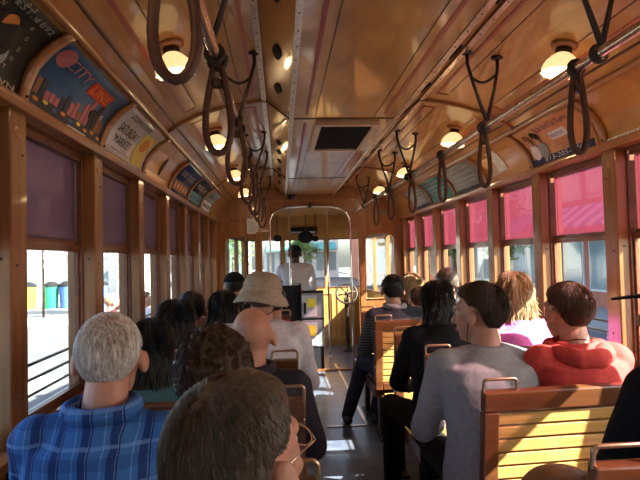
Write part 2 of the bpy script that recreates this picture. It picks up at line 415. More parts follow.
# vestibule
VE = 9.0
def vs(y): return 1.15 - .22 * (y - YB) / (VE - YB)
vceil = MB().prism([(-1.17, YB + .06), (1.17, YB + .06), (.96, VE + .05), (-.96, VE + .05)], 'z', 2.08, 2.14).build('ceiling_front_platform', M['ceil']); tag(vceil, kind='structure')
me = plate_mesh([(-.96, 0), (.96, 0), (.96, 2.08), (-.96, 2.08)], [arch_win(-.90, -.375, .93, 1.70, .03), arch_win(-.31, .33, .93, 1.70, .03), arch_win(.40, .90, .93, 1.70, .03)], VE, VE + .05)
o = link('wall_front_platform', me, wood('lit_tone_platform_wood', (.52, .25, .07), (.68, .37, .12), (30, 30, 2))); tag(o, kind='structure'); VF = o  # brighter wood colour stands in for light falling on the platform front
for (x0, x1) in ((-.90, -.375), (-.31, .33), (.40, .90)):
    wn += 1; r_ = empty('window_%d' % wn, ((x0 + x1) / 2, VE + .03, .93), kind='structure')
    MB().tube([(p[0], VE - .004, p[1]) for p in arch_win(x0, x1, .93, 1.70, .03)], .009, 6, closed=True).build('frame', M['sash'], r_, smooth=True)
    MB().box(x0, x1, VE + .025, VE + .029, .93, 1.70).build('pane', M['glass'], r_)
for (x, wd) in ((-.66, .26), (-.33, .2), (.0, .2), (.33, .2), (.66, .26)):
    fr = MB()
    fr.box(x - .14, x + .14, VE - .012, VE, .10, .14); fr.box(x - .14, x + .14, VE - .012, VE, .82, .86); fr.box(x - .14, x - .10, VE - .012, VE, .14, .82); fr.box(x + .10, x + .14, VE - .012, VE, .14, .82)
    fr.build('raised_panel', M['slat'], VF)
for sg in (-1, 1):
    # side of the platform: low wall with open doorway glazing
    pw = MB()
    P0, P1 = (sg * 1.15, YB + .06), (sg * .94, VE)
    def side(y0, y1, z0, z1, th=.03):
        xa, xb = sg * vs(y0), sg * vs(y1)
        return [(xa, y0), (xb, y1), (xb + sg * th, y1), (xa + sg * th, y0)], z0, z1
    pl, z0, z1 = side(YB + .06, VE, 1.72, 2.08); pw.prism(pl, 'z', z0, z1)
    pl, z0, z1 = side(YB + .06, VE, 0, .86); pw.prism(pl, 'z', z0, z1)
    for (a, b) in ((YB + .06, YB + .14), (7.62, 7.70), (8.30, 8.38), (VE - .1, VE)):
        pl, z0, z1 = side(a, b, .86, 1.72, .05); pw.prism(pl, 'z', z0, z1)
    o = pw.build('wall_' + ('left' if sg < 0 else 'right') + '_platform', M['rail']); tag(o, kind='structure')
    for (a, b) in ((YB + .14, 7.62), (7.70, 8.30), (8.38, VE - .1)):
        wn += 1; r_ = empty('window_%d' % wn, (sg * vs((a + b) / 2), (a + b) / 2, .86), kind='structure')
        xa, xb = sg * vs(a), sg * vs(b)
        MB().prism([(xa + sg * .02, a), (xb + sg * .02, b), (xb + sg * .023, b), (xa + sg * .023, a)], 'z', .88, 1.70).build('pane', M['glass'], r_)
        fr = MB()
        for z in (.86, 1.69): fr.prism([(xa + sg * .01, a), (xb + sg * .01, b), (xb + sg * .035, b), (xa + sg * .035, a)], 'z', z, z + .03)
        fr.build('frame', M['sash'], r_)
# baseboards and aisle trim strips
trim(MB().box(.30, .325, 4.67, 7.4, 0, .007), M['brass'])
trim(MB().box(-.02, .325, 4.655, 4.68, 0, .007), M['brass'])
# box-side oval vents
for i, y in enumerate((1.22, 1.72, 2.24, 2.72, 4.0, 4.36, 4.75, 5.2, 5.62, 6.1)):
    for sg in (-1, 1):
        c = Vector((sg * .366, y, 2.236)); nrm = Vector((sg * .64, 0, -.77)).normalized()
        tang = Vector((nrm.z, 0, -nrm.x)).normalized()
        pts = []
        for k in range(16):
            a = k * math.pi / 8; pts.append(c + tang * .022 * math.sin(a) + Vector((0, 1, 0)) * .075 * math.copysign(abs(math.cos(a)) ** 1.3, math.cos(a)))
        mm = MB(); mm.rings([pts, [p + nrm * .006 for p in pts]])
        MB_ = mm.build('air_slot', M['black'], DUCT)
# ceiling hatch
r_ = empty('ceiling_vent', (.03, 3.55, 2.18), 'black square ventilation grille in a pale frame in the middle ceiling panel', 'vent')
fr = MB(); a0, a1, b0, b1 = -.12, .18, 3.20, 3.92
fr.box(a0 - .035, a1 + .035, b0 - .04, b0, 2.155, 2.18); fr.box(a0 - .035, a1 + .035, b1, b1 + .03, 2.155, 2.18); fr.box(a0 - .035, a0, b0, b1, 2.155, 2.18); fr.box(a1, a1 + .035, b0, b1, 2.155, 2.18)
fr.build('frame', mat('pale_vent_frame', (.6, .45, .3), .4), r_, bevel=.003)
g = MB(); g.box(a0, a1, b0, b1, 2.172, 2.18)
yy = b0 + .02
while yy < b1 - .01: g.box(a0, a1, yy, yy + .006, 2.164, 2.172); yy += .024
g.build('grille', mat('vent_grille', (.012, .012, .012), .8), r_)

# ------------------------------------------------------------------ adverts in the coves
def text_mesh(body, size=1.0):
    cu = bpy.data.curves.new('t', 'FONT'); cu.body = body; cu.align_x = 'CENTER'; cu.align_y = 'CENTER'; cu.resolution_u = 2
    o = bpy.data.objects.new('t', cu); COL.objects.link(o); bpy.context.view_layer.update()
    me = bpy.data.meshes.new_from_object(o.evaluated_get(bpy.context.evaluated_depsgraph_get()))
    bpy.data.objects.remove(o); bpy.data.curves.remove(cu)
    xs = [v.co.x for v in me.vertices]; ys = [v.co.y for v in me.vertices]
    w_ = max(xs) - min(xs); h_ = max(ys) - min(ys); cx = (max(xs) + min(xs)) / 2; cy = (max(ys) + min(ys)) / 2
    return me, w_, h_, cx, cy
def cmap(sg, yc, u, v, off):    # u metres to the reader's right of the card centre, v 0..1
    s, z = cove(v); s2, z2 = cove(min(1, v + .02)); s1, z1 = cove(max(0, v - .02))
    t = Vector((s2 - s1, 0, z2 - z1)).normalized(); nn = Vector((-t.z, 0, t.x))
    if nn.x > 0: nn = -nn
    return Vector((sg * (s + nn.x * off), yc + (u if sg < 0 else -u), z + nn.z * off))
def sheet(sg, yc, u0, u1, v0, v1, off, nv=10, poly=None):
    mb = MB()
    if poly:
        n = len(poly); mb.rings([[cmap(sg, yc, u, v, off) for u, v in poly], [cmap(sg, yc, u, v, off - .0015) for u, v in poly]]); return mb
    A = []
    for o_ in (off, off - .003):
        for u in (u0, u1):
            pass
    rows = []
    for i in range(nv + 1):
        v = v0 + (v1 - v0) * i / nv
        rows.append([cmap(sg, yc, u0, v, off), cmap(sg, yc, u1, v, off), cmap(sg, yc, u1, v, off - .003), cmap(sg, yc, u0, v, off - .003)])
    return mb.rings(rows)
def words(sg, yc, uc, vc, wdt, hv, body, m, parent, name='lettering', rot=0, off=.0105):
    me, w_, h_, cx, cy = text_mesh(body)
    k = wdt / w_; kv = hv / h_; c, s = math.cos(rot), math.sin(rot)
    vs_ = [cmap(sg, yc, uc + (v.co.x - cx) * k * c, vc + (v.co.y - cy) * kv + (v.co.x - cx) * k * s * 4, off) for v in me.vertices]
    fs_ = [tuple(p.vertices) for p in me.polygons]; bpy.data.meshes.remove(me)
    mb = MB(); mb.add(vs_, fs_); return mb.build(name, m, parent)
def ad(sg, y0, y1, m, label, group=None, v0=.06, v1=.95):
    yc = (y0 + y1) / 2; s, z = cove(.1)
    o = sheet(sg, yc, -(y1 - y0) / 2, (y1 - y0) / 2, v0, v1, .006, 12).build('advertising_card', m, None, (sg * s, yc, z), smooth=True)
    tag(o, label, 'advertisement', group); return o, yc
C_ = {k: mat('print_' + k, c, .55, spec=.2) for k, c in dict(black=(.012, .012, .014), cream=(.62, .56, .42), red=(.55, .05, .03), blue=(.04, .12, .35), sky=(.06, .13, .25), dark=(.03, .035, .05),
      pink=(.42, .14, .16), yellow=(.75, .6, .12), white=(.8, .8, .78), grey=(.33, .36, .36), peach=(.72, .36, .16), skin=(.6, .35, .24), navy=(.025, .035, .13), brown=(.25, .11, .05), teal=(.1, .3, .32), orange=(.65, .25, .05)).items()}
def disc(sg, yc, uc, vc, ru, rv, off=.009, n=18): return sheet(sg, yc, 0, 0, 0, 0, off, poly=[(uc + ru * math.cos(2 * math.pi * k / n), vc + rv * math.sin(2 * math.pi * k / n)) for k in range(n)])
P = PY[7:]   # P[0]=1.738
H = .335
# left 1: black card with a round crest
a, yc = ad(-1, P[0] - .715, P[0] - .03, C_['black'], 'black advertising card with round gold crest nearest the camera on the left')
disc(-1, yc, .15, .55, .075, .26).build('crest', C_['black'], a); disc(-1, yc, .15, .66, .038, .13, .0105).build('crest_medallion', C_['orange'], a)
disc(-1, yc, .115, .42, .035, .14, .0105).build('crest_figure', C_['grey'], a); disc(-1, yc, .19, .42, .035, .14, .0105).build('crest_figure', C_['grey'], a)
for k in range(18):
    an = 2 * math.pi * k / 18; words(-1, yc, .15 + .105 * math.cos(an), .55 + .37 * math.sin(an), .014, .045, 'DOWNTOWNTOWNDOWNTO'[k], C_['cream'], a)
words(-1, yc, .16, .11, .30, .085, 'IN TOWN', C_['cream'], a)
words(-1, yc, .2, .88, .22, .06, 'EST. 1892', C_['grey'], a)
# left 2: city picture with red banner lettering
a, yc = ad(-1, P[0] + .03, P[1] - .03, C_['sky'], 'city waterfront advertising card with red banner lettering, second on the left')
for k in range(16):
    u = -.32 + k * .04; hgt = .25 + .35 * random.random()
    sheet(-1, yc, u, u + .032, .10, .10 + hgt, .0085).build('printed_tower', C_[random.choice(['dark', 'brown', 'peach', 'dark', 'pink', 'grey'])], a)
sheet(-1, yc, -.34, .34, .06, .26, .010).build('printed_street', C_['dark'], a)
for k in range(9): disc(-1, yc, -.3 + k * .075, .17 + .04 * (k % 2), .02, .035, .012).build('printed_light', C_[random.choice(['orange', 'blue', 'yellow', 'pink'])], a)
disc(-1, yc, -.27, .80, .055, .12, .010).build('printed_badge', C_['pink'], a)
words(-1, yc, -.14, .80, .20, .14, 'CITY', C_['pink'], a, off=.012)
sheet(-1, yc, .0, .22, .66, .84, .0095).build('banner', C_['red'], a); words(-1, yc, .11, .75, .18, .12, 'LINE', C_['orange'], a, off=.0115)
disc(-1, yc, .17, .46, .04, .10, .011).build('printed_badge', C_['black'], a); words(-1, yc, .26, .52, .05, .07, 'S.', C_['white'], a, off=.0115)
# left 3: Saturday market
a, yc = ad(-1, P[1] + .03, P[2] - .03, mat('market_card', (.55, .50, .48), .35, coat=.3), 'pale SATURDAY MARKET advertising card with yellow inset, third on the left')
words(-1, yc, -.08, .86, .34, .09, 'DOWNTOWN', C_['dark'], a); words(-1, yc, -.12, .62, .30, .15, 'SATURDAY', C_['black'], a); words(-1, yc, -.12, .40, .26, .15, 'MARKET', C_['black'], a)
sheet(-1, yc, .09, .29, .14, .80, .0095).build('inset', C_['yellow'], a); disc(-1, yc, .19, .60, .06, .14, .0115).build('inset_emblem', C_['orange'], a)
for k in range(4): words(-1, yc, .19, .42 - k * .07, .15, .035, 'every saturday', C_['brown'], a, off=.0115)
words(-1, yc, -.1, .20, .3, .04, 'FRESH PRODUCE ART AND MUSIC', C_['dark'], a)
# left 4: bare panel with an oval handhole
o = MB(); pts = [cmap(-1, (P[2] + P[3]) / 2, .02 * math.cos(k * math.pi / 8), .5 + .22 * math.sin(k * math.pi / 8), .004) for k in range(16)]
pts2 = [p + Vector((.004, 0, -.002)) for p in pts]; o.rings([pts, pts2]); o = o.build('speaker_slot', M['iron'], None, tuple(pts[0])); tag(o, 'dark oval speaker slot in bare wood cove panel on the left', 'speaker')
# left 5-7
for i, (nm, c, lab) in enumerate((('a', 'navy', 'dark blue advertising card with pale rows of print, left cove past the bare panel'), ('b', 'dark', 'near black advertising card on the left after the dark blue one'), ('c', 'grey', 'grey advertising card last on the left before the front bulkhead'))):
    a, yc = ad(-1, P[3 + i] + .03, P[4 + i] - .03, C_[c], lab)
    words(-1, yc, 0, .72, .5, .16, ['RIVER CRUISE', 'MUSEUM', 'COFFEE HOUSE'][i], C_['cream' if i < 2 else 'black'], a)
    sheet(-1, yc, -.28, .28, .16, .5, .009).build('printed_picture', C_[['brown', 'teal', 'white'][i]], a)
    for k in range(5): disc(-1, yc, -.22 + .11 * k, .33, .035, .11, .0105).build('printed_shape', C_[['peach', 'sky', 'dark'][i]], a)
# right: Bob and Liz card between posts 1 and 2 ahead
a, yc = ad(1, P[1] + .06, P[2] - .03, C_['peach'], 'orange advertising card with couple portrait and phone number 813-205-8761')
sheet(1, yc, -.33, .31, .06, .25, .0095).build('navy_strip', C_['navy'], a)
words(1, yc, .03, .155, .42, .13, '813-205-8761', C_['white'], a, off=.012)
words(1, yc, .06, .84, .34, .12, 'Bob and Liz Kern', C_['navy'], a)
for (u, hc, cc) in ((-.255, 'brown', 'white'), (-.165, 'black', 'grey')):
    disc(1, yc, u, .40, .048, .20, .0105).build('printed_jacket', C_[cc], a); disc(1, yc, u, .70, .034, .145, .0112).build('printed_hair', C_[hc], a); disc(1, yc, u, .665, .024, .115, .0125).build('printed_face', C_['skin'], a)
sheet(1, yc, -.03, .13, .52, .68, .0095).build('white_box', C_['white'], a); words(1, yc, .05, .60, .13, .06, 'REALTORS', C_['navy'], a, off=.0115)
for k in range(3): words(1, yc, .08, .46 - .07 * k, .2 - .02 * k, .04, 'homes and condos', C_['brown'], a)
# stop request strip on right header rail
yc = P[1] - .34
o = sheet(1, yc, -.3, .3, .0, .085, .02, 2).build('notice_strip', C_['white'], None, (1.13, yc, 1.9)); tag(o, 'narrow white notice strip TO REQUEST STOP PULL BELL CORD above right windows', 'notice')
words(1, yc, 0, .043, .57, .05, 'TO REQUEST STOP PULL BELL CORD', C_['black'], o, off=.0215)
yc = P[0] + .42
o = sheet(-1, yc, -.09, .09, .0, .07, .02, 2).build('notice_strip', C_['white'], None, (-1.13, yc, 1.9)); tag(o, 'small white notice strip on left rail below the city card', 'notice')
words(-1, yc, 0, .035, .16, .04, 'PULL CORD', C_['black'], o, off=.0215)
# white paper
o = sheet(1, P[2] + .42, -.07, .07, .30, .86, .006, 6).build('paper_notice', M['paper'], None, (1.1, P[2] + .42, 2.0)); tag(o, 'small white paper sheet on bare right cove panel past the phone number card', 'notice')
for i, (c, lab) in enumerate((('grey', 'grey green advertising card first past the white paper on the right'), ('teal', 'dull teal advertising card in the middle of the far right cove'), ('grey', 'grey advertising card beside the front bulkhead on the right'))):
    a, yc = ad(1, P[3 + i] + .03, P[4 + i] - .03, C_[c], lab)
    if i != 1: sheet(1, yc, -.33, .33, .06, .2, .0095).build('printed_strip', C_['navy' if i else 'dark'], a)
    for k in range(4): words(1, yc, .0, .84 - .15 * k, .5 - .04 * k, .07, ['hartline transit guide', 'riders welcome aboard', 'visit the channel district', 'every fifteen minutes'][(k + i) % 4].replace('hartline', 'streetcar'), C_['white' if i != 1 else 'cream'], a)

# ------------------------------------------------------------------ ceiling lamps
glassm, t, b = node_mat('frosted_lamp_glass')
b.inputs['Base Color'].default_value = (.95, .85, .65, 1); b.inputs['Roughness'].default_value = .5; b.inputs['Emission Color'].default_value = (1, .66, .30, 1); b.inputs['Emission Strength'].default_value = .95
bulbm, t, b = node_mat('lit_bulb'); b.inputs['Emission Color'].default_value = (1, .78, .45, 1); b.inputs['Emission Strength'].default_value = 6
plight = bpy.data.lights.new('bulb_light', 'POINT'); plight.energy = LAMP_W; plight.color = (1, .66, .34); plight.shadow_soft_size = .03
def lamp(sg, y, label):
    s = .77; zc = ceil_pt(s)
    nrm = Vector((-sg * .18, 0, -1)).normalized()
    r_ = empty('ceiling_lamp', (sg * s, y, zc), label, 'lamp', 'flower shade ceiling lamps')
    c = Vector((sg * s, y, zc))
    MB().lathe(c, [(.002, -.01), (.052, -.01), (.052, .008), (.044, .016), (.002, .016)], 24, nrm).build('ceiling_rose', M['bulk'], r_, bevel=.002)
    MB().lathe(c + nrm * .016, [(.002, 0), (.030, 0), (.032, .018), (.024, .03), (.002, .03)], 20, nrm).build('fitter', M['iron'], r_, smooth=True)
    pf = [(.024, .036), (.042, .050), (.062, .072), (.072, .094), (.070, .108), (.075, .118), (.071, .116), (.066, .106), (.067, .092), (.057, .072), (.038, .054), (.020, .040)]
    wob = lambda i, k: .045 * math.cos(k * 2 * math.pi / 48 * 12) * (1 if 2 < i < 9 else .3)
    MB().lathe(c, pf, 48, nrm, wob).build('glass_shade', glassm, r_, smooth=True)
    MB().ell(c + nrm * .095, (.026, .026, .030)).build('bulb', bulbm, r_, smooth=True)
    lo = bpy.data.objects.new('bulb_light', plight); COL.objects.link(lo); lo.parent = r_; lo.location = nrm * .108
names = ['nearest the camera, behind', 'nearest in view', 'second in view', 'third in view', 'farthest, by the front bulkhead']
for i, y in enumerate((.7, 2.12, 3.52, 4.92, 6.2)):
    for sg in (-1, 1): lamp(sg, y, 'lit flower shaped glass ceiling lamp on the %s side, %s' % ('left' if sg < 0 else 'right', names[i]))


# ------------------------------------------------------------------ grab rails, brackets, straps, cord
RS, RZ = .535, 1.955
for sg in (-1, 1):
    o = MB().tube([(sg * RS, YB0, RZ), (sg * RS, YB, RZ)], .0155, 12).build('grab_rail', M['copper'], None, (sg * RS, 3, RZ), smooth=True)
    tag(o, 'long bronze ceiling grab rail on the %s of the aisle' % ('left' if sg < 0 else 'right'), 'handrail')
    o = MB().tube([(sg * (RS + .03), YB0, RZ + .03), (sg * (RS + .03), YB, RZ + .03)], .003, 6).build('signal_rope', M['iron'], None, (sg * (RS + .03), 3, RZ), smooth=True)
    tag(o, 'thin dark signal rope running beside the %s grab rail' % ('left' if sg < 0 else 'right'), 'rope')
def bracket(sg, y, label):
    r_ = empty('rail_bracket', (sg * RS, y, RZ), label, 'bracket', 'iron grab rail brackets')
    f1 = (sg * .465, y, ceil_pt(.465)); f2 = (sg * .60, y, ceil_pt(.60)); j = (sg * (RS + .01), y, RZ + .02)
    for f in (f1, f2): MB().lathe(f, [(.002, -.004), (.026, -.004), (.026, .006), (.014, .012), (.002, .012)], 16, (0, 0, -1)).build('foot', M['iron'], r_, smooth=False)
    for f in (f1, f2):
        MB().tube([f, (f[0], y, f[2] - .05), (f[0] * .7 + j[0] * .3, y, f[2] - .14), j], [.0085, .008, .0075, .0095], 8).build('arm', M['iron'], r_, smooth=True)
    zc = ceil_pt(.5) - .10
    MB().tube([(sg * (.475 + .11 * k / 8), y, zc - .03 * math.sin(math.pi * k / 8)) for k in range(9)], .0065, 8).build('cross_link', M['iron'], r_, smooth=True)
    ring = MB(); ring.tube([(sg * RS + .022 * math.cos(a * math.pi / 6), y, RZ + .022 * math.sin(a * math.pi / 6)) for a in range(12)], .008, 8, closed=True); ring.build('collar', M['iron'], r_, smooth=True)
bl = ['at the very top edge', 'second from the viewpoint', 'third from the viewpoint', 'fourth from the viewpoint', 'nearest the bulkhead']
for i, y in enumerate((1.50, 2.38, 3.88, 4.6, 6.0)):
    for sg in (-1, 1): bracket(sg, y, 'black iron twin footed bracket holding the %s rail, %s' % ('left' if sg < 0 else 'right', bl[i]))
def strap(sg, y, label, L=.25, wid=.05, tw=0.0):
    r_ = empty('hand_strap', (sg * RS, y, RZ), label, 'strap', 'leather hanging straps')
    c = math.cos(tw); s_ = math.sin(tw)
    pts = []
    for k in range(28):
        a = 2 * math.pi * k / 28
        h = (1 - math.cos(a)) / 2         # 0 top .. 1 bottom
        wdt = wid * math.sin(a) * (.25 + .75 * h ** 1.2) * (1 if h < .98 else 1)
        z = RZ + .022 - (L + .02) * h
        pts.append((sg * RS + wdt * c, y + wdt * s_, z))
    MB().tube(pts, .0098, 8, closed=True, flat=1.0).build('leather_loop', M['leather'], r_, smooth=True)
    MB().tube([(sg * RS + .021 * math.cos(a * math.pi / 6), y, RZ + .021 * math.sin(a * math.pi / 6)) for a in range(12)], .0095, 8, closed=True).build('hanger_ring', M['iron'], r_, smooth=True)
    MB().box(sg * RS - .012, sg * RS + .012, y - .012, y + .012, RZ - .075, RZ - .05).build('keeper', M['iron'], r_, bevel=.003)
ly = [.92, 1.56, 2.2, 2.95, 3.7, 4.45, 5.2]; ry = [1.62, 2.4, 3.05, 3.77, 4.5, 5.2]
od = ['first', 'second', 'third', 'fourth', 'fifth', 'sixth', 'seventh']
for i, y in enumerate(ly): strap(-1, y, '%s dark leather hand strap from the viewpoint on the left rail' % od[i], .26, .052, random.uniform(-.5, .5))
for i, y in enumerate(ry): strap(1, y, '%s dark leather hand strap from the viewpoint on the right rail' % od[i], .26, .034, random.uniform(-.6, .6))

# ------------------------------------------------------------------ benches
def bench(sg, y, label, rz=0):
    """sg side; backrest plane at y, seat ahead of it"""
    r_ = empty('slatted_bench', (sg * .70, y, 0), label, 'bench', 'wooden tram benches')
    x0, x1 = (.30, 1.11) if sg > 0 else (-1.11, -.30)
    ai = x0 if sg > 0 else x1; wl = x1 if sg > 0 else x0
    tl = Matrix.Translation((0, y, .50)) @ Matrix.Rotation(R(7), 4, 'X') @ Matrix.Translation((0, -y, -.50))
    f = MB(); f.box(x0, x1, y - .014, y + .026, .865, .935, tl); f.box(x0, x0 + .055, y - .014, y + .026, .42, .865, tl); f.box(x1 - .055, x1, y - .014, y + .026, .42, .865, tl); f.box(x0 + .055, x1 - .055, y - .014, y + .026, .42, .475, tl)
    f.build('back_frame', M['bench'], r_, bevel=.006)
    f = MB()
    for k in range(8): f.box(x0 + .055, x1 - .055, y - .004, y + .016, .480 + k * .048, .480 + k * .048 + .040, tl)
    f.build('back_slats', M['slat'], r_, bevel=.003)
    f = MB()
    for k in range(9): f.box(x0 + .02, x1 - .02, y + .05 + k * .047, y + .05 + k * .047 + .038, .435 - .02 * math.sin(k / 8 * math.pi), .455 - .02 * math.sin(k / 8 * math.pi))
    f.build('seat_slats', M['slat'], r_, bevel=.003)
    f = MB(); f.box(x0, x0 + .03, y + .03, y + .47, .36, .44); f.box(x1 - .03, x1, y + .03, y + .47, .36, .44); f.box(x0, x1, y + .44, y + .47, .38, .43); f.box(x0, x1, y + .04, y + .07, .37, .43); f.build('seat_frame', M['bench'], r_, bevel=.004)
    for xx in (x0 + .06, x1 - .10):
        MB().box(xx, xx + .04, y + .2, y + .3, .0, .375).build('leg', M['iron'], r_, bevel=.006)
        MB().box(xx - .01, xx + .05, y + .12, y + .38, .0, .02).build('leg_foot', M['iron'], r_, bevel=.004)
    # grip handle on the aisle corner
    hx0 = ai + (.0 if sg > 0 else -.125); hz = .935
    pts = []
    for cx, cz, a0 in ((hx0 + .11, hz + .028, 0), (hx0 + .015, hz + .028, 90), (hx0 + .015, hz - .004, 180), (hx0 + .11, hz - .004, 270)):
        for k in range(4):
            a = R(a0 + k * 30); pts.append(tl @ Vector((cx + .012 * math.cos(a), y + .006, cz + .012 * math.sin(a))))
    MB().tube(pts, .006, 8, closed=True).build('grip_handle', mat('tarnished_brass_grip', (.55, .38, .25), .3, .9) if 'grip' not in M else M['grip'], r_, smooth=True)
    return r_
M['grip'] = mat('tarnished_brass_grip', (.55, .38, .25), .3, .9)
rows_ = [('nearest row', 1.25), ('second row', 1.95), ('third row', 2.68), ('fourth row', 3.40), ('fifth row', 4.10), ('sixth row', 4.82)]
for nm, y in rows_:
    b_ = bench(1, y, 'slatted wooden bench in the %s on the right of the aisle' % nm)
    if nm == 'second row': b_.rotation_euler.z = R(3.5)
for nm, y in [('nearest row', .56)] + [('second row', 1.25), ('third row', 1.95), ('fourth row', 2.68), ('fifth row', 3.35), ('sixth row', 4.75)]:
    bench(-1, y, 'slatted wooden bench in the %s on the left of the aisle' % nm)

# ------------------------------------------------------------------ front platform fittings
for (x, y, z1, lab) in ((-.25, 7.3, 2.08, 'polished vertical grab pole behind the driver'), (.295, 7.95, 2.08, 'polished vertical grab pole right of the fare boxes')):
    r_ = empty('grab_pole', (x, y, 0), lab, 'pole')
    MB().tube([(x, y, 0), (x, y, z1)], .014, 12).build('pole', M['steel'], r_, smooth=True)
    for z in (.0, z1 - .015): MB().lathe((x, y, z), [(.002, 0), (.035, 0), (.035, .008), (.018, .015), (.002, .015)], 16).build('flange', M['steel'], r_)
# brake wheel
bx, by, bz = .60, 8.4, .86
r_ = empty('brake_wheel_stand', (bx, by, 0), 'black spoked brake wheel on an iron pedestal at the tram front', 'brake wheel')
MB().lathe((bx, by, 0), [(.002, 0), (.10, 0), (.10, .015), (.05, .03), (.034, .08), (.03, .5), (.036, .75), (.05, .78), (.002, .79)], 20).build('pedestal', M['iron'], r_, smooth=True)
wh = MB(); ax = Vector((0, -.8, .35)).normalized(); e1 = Vector((1, 0, 0)); e2 = ax.cross(e1)
wc = Vector((bx, by - .03, bz)); MB().tube([wc + ax * .03, wc, Vector((bx, by, .78))], [.022, .028, .03], 10).build('hub', M['iron'], r_, smooth=True)
MB().tube([wc + (e1 * math.cos(a * math.pi / 12) + e2 * math.sin(a * math.pi / 12)) * .155 for a in range(24)], .016, 8, closed=True).build('rim', M['iron'], r_, smooth=True)
for k in range(6):
    a = k * math.pi / 3 + .2; MB().tube([wc, wc + (e1 * math.cos(a) + e2 * math.sin(a)) * .155], .011, 6).build('spoke', M['iron'], r_, smooth=True)
# fare boxes
def farebox(z0, z1, lab):
    r_ = empty('fare_box', (.03, 7.22, z0), lab, 'fare box', 'stacked fare boxes')
    MB().box(-.125, .16, 7.10, 7.34, z0, z1).build('housing', M['grey'], r_, bevel=.01)
    MB().box(-.115, .07, 7.09, 7.10, z0 + .02, z1 - .03).build('front_plate', M['lightgrey'], r_, bevel=.003)
    MB().box(-.05, .05, 7.084, 7.09, z0 + .14, z1 - .07).build('yellow_label', M['yellow'], r_)
    MB().box(-.10, -.07, 7.082, 7.09, z0 + .06, z0 + .2).build('slot', M['black'], r_)
    MB().box(-.125, .16, 7.10, 7.34, z1, z1 + .02).build('lid', M['black'], r_, bevel=.004)
farebox(.64, .96, 'upper grey fare box with yellow label behind the driver')
farebox(.28, .62, 'lower grey fare box with yellow label, under the upper one')
r_ = empty('fare_box_stand', (.0, 7.22, 0), 'black stand under the stacked fare boxes', 'stand')
MB().box(-.12, .15, 7.11, 7.33, 0, .28).build('stand', M['black'], r_, bevel=.01)
r_ = empty('driver_partition', (-.2, 7.22, 0), 'black low partition panel left of the fare boxes', 'partition')
MB().box(-.36, -.14, 7.18, 7.22, 0, 1.06).build('panel', M['black'], r_, bevel=.008)
MB().tube([(-.37, 7.2, 0), (-.37, 7.2, 1.08), (-.13, 7.2, 1.08), (-.13, 7.2, 0)], .012, 8).build('frame_tube', M['iron'], r_, smooth=True)
# driver stool
r_ = empty('driver_stool', (-.18, 7.56, 0), 'black round driver stool behind the controls', 'stool')
MB().lathe((-.18, 7.56, 0), [(.002, 0), (.17, 0), (.17, .015), (.03, .04), (.025, .74), (.002, .74)], 20).build('column', M['iron'], r_, smooth=True)
MB().lathe((-.18, 7.56, .74), [(.002, 0), (.17, 0), (.18, .03), (.17, .06), (.002, .06)], 24).build('seat', M['black'], r_, smooth=True)
# controller desk
r_ = empty('controller', (-.22, 8.45, 0), 'tall iron motor controller cabinet ahead of the driver', 'controller')
MB().lathe((-.22, 8.45, 0), [(.002, 0), (.16, 0), (.16, .9), (.12, .95), (.002, .96)], 20).build('cabinet', M['iron'], r_, smooth=False)
MB().tube([(-.22, 8.45, .95), (-.22, 8.45, 1.0), (-.10, 8.36, 1.01), (-.08, 8.35, 1.05)], .012, 8).build('crank', M['brass'], r_, smooth=True)
# overhead bits: dome camera, sign box, mirrors, notice, number
r_ = empty('dome_camera', (-.23, 6.8, 2.18), 'small black dome camera under ceiling at the arch', 'camera')
MB().lathe((-.23, 6.8, 2.18), [(.002, 0), (.05, 0), (.05, .02), (.002, .02)], 20, (0, 0, -1)).build('base', M['black'], r_)
MB().ell((-.23, 6.8, 2.155), (.043, .043, .045)).build('dome', mat('smoked_dome', (.02, .02, .03), .08), r_, smooth=True)
r_ = empty('bell', (.0, 6.90, 2.02), 'tiny brass arch lamp fixed at the top of the arch', 'bell')
MB().lathe((.0, 6.925, 2.09), [(.002, 0), (.022, .0), (.012, .02), (.03, .06), (.002, .06)], 16, (0, 0, -1)).build('bell_body', M['iron'], r_, smooth=True)
r_ = empty('sign_box', (-.02, VE - .08, 1.82), 'dark destination sign box above the windshield', 'sign')
MB().box(-.24, .22, VE - .08, VE, 1.79, 1.90).build('box', M['black'], r_, bevel=.006)
MB().box(-.22, .20, VE - .085, VE - .08, 1.80, 1.83).build('light_strip', M['lightgrey'], r_)
for (x, z, r, lab) in ((.02, 1.73, .12, 'large dark round mirror hanging above the driver'), (.17, 1.70, .055, 'small dark round fan beside the large mirror'), (-.42, 1.72, .07, 'dark mirror hanging at the left of the windshield')):
    rr = empty('hanging_mirror', (x, 8.7, 2.08), lab, 'mirror')
    MB().ell((x, 8.7, z), (r, .03, r * .8)).build('mirror_head', M['black'], rr, smooth=True)
    MB().tube([(x, 8.7, z + r * .5), (x, 8.7, 2.08)], .008, 6).build('mirror_arm', M['iron'], rr, smooth=True)
o = MB().box(-.78, -.64, YB - .004, YB, 1.72, 1.91).build('paper_notice', M['paper'], None, (-.71, YB, 1.72)); tag(o, 'white paper notice taped above the left arched front window', 'notice')
for k in range(6): MB().box(-.765, -.655 - .02 * (k % 2), YB - .006, YB - .004, 1.75 + k * .022, 1.756 + k * .022).build('printed_line', M['grey'], o)
def flat_text(body, x, y, z, wdt, hgt, m, parent, name='lettering'):
    me, w_, h_, cx, cy = text_mesh(body)
    vs_ = [Vector((x + (v.co.x - cx) * wdt / w_, y, z + (v.co.y - cy) * hgt / h_)) for v in me.vertices]
    fs_ = [tuple(p.vertices) for p in me.polygons]; bpy.data.meshes.remove(me)
    return MB().add(vs_, fs_).build(name, m, parent)
flat_text('434 S', -.90, YB - .003, 1.885, .19, .05, M['seam'], BULK)
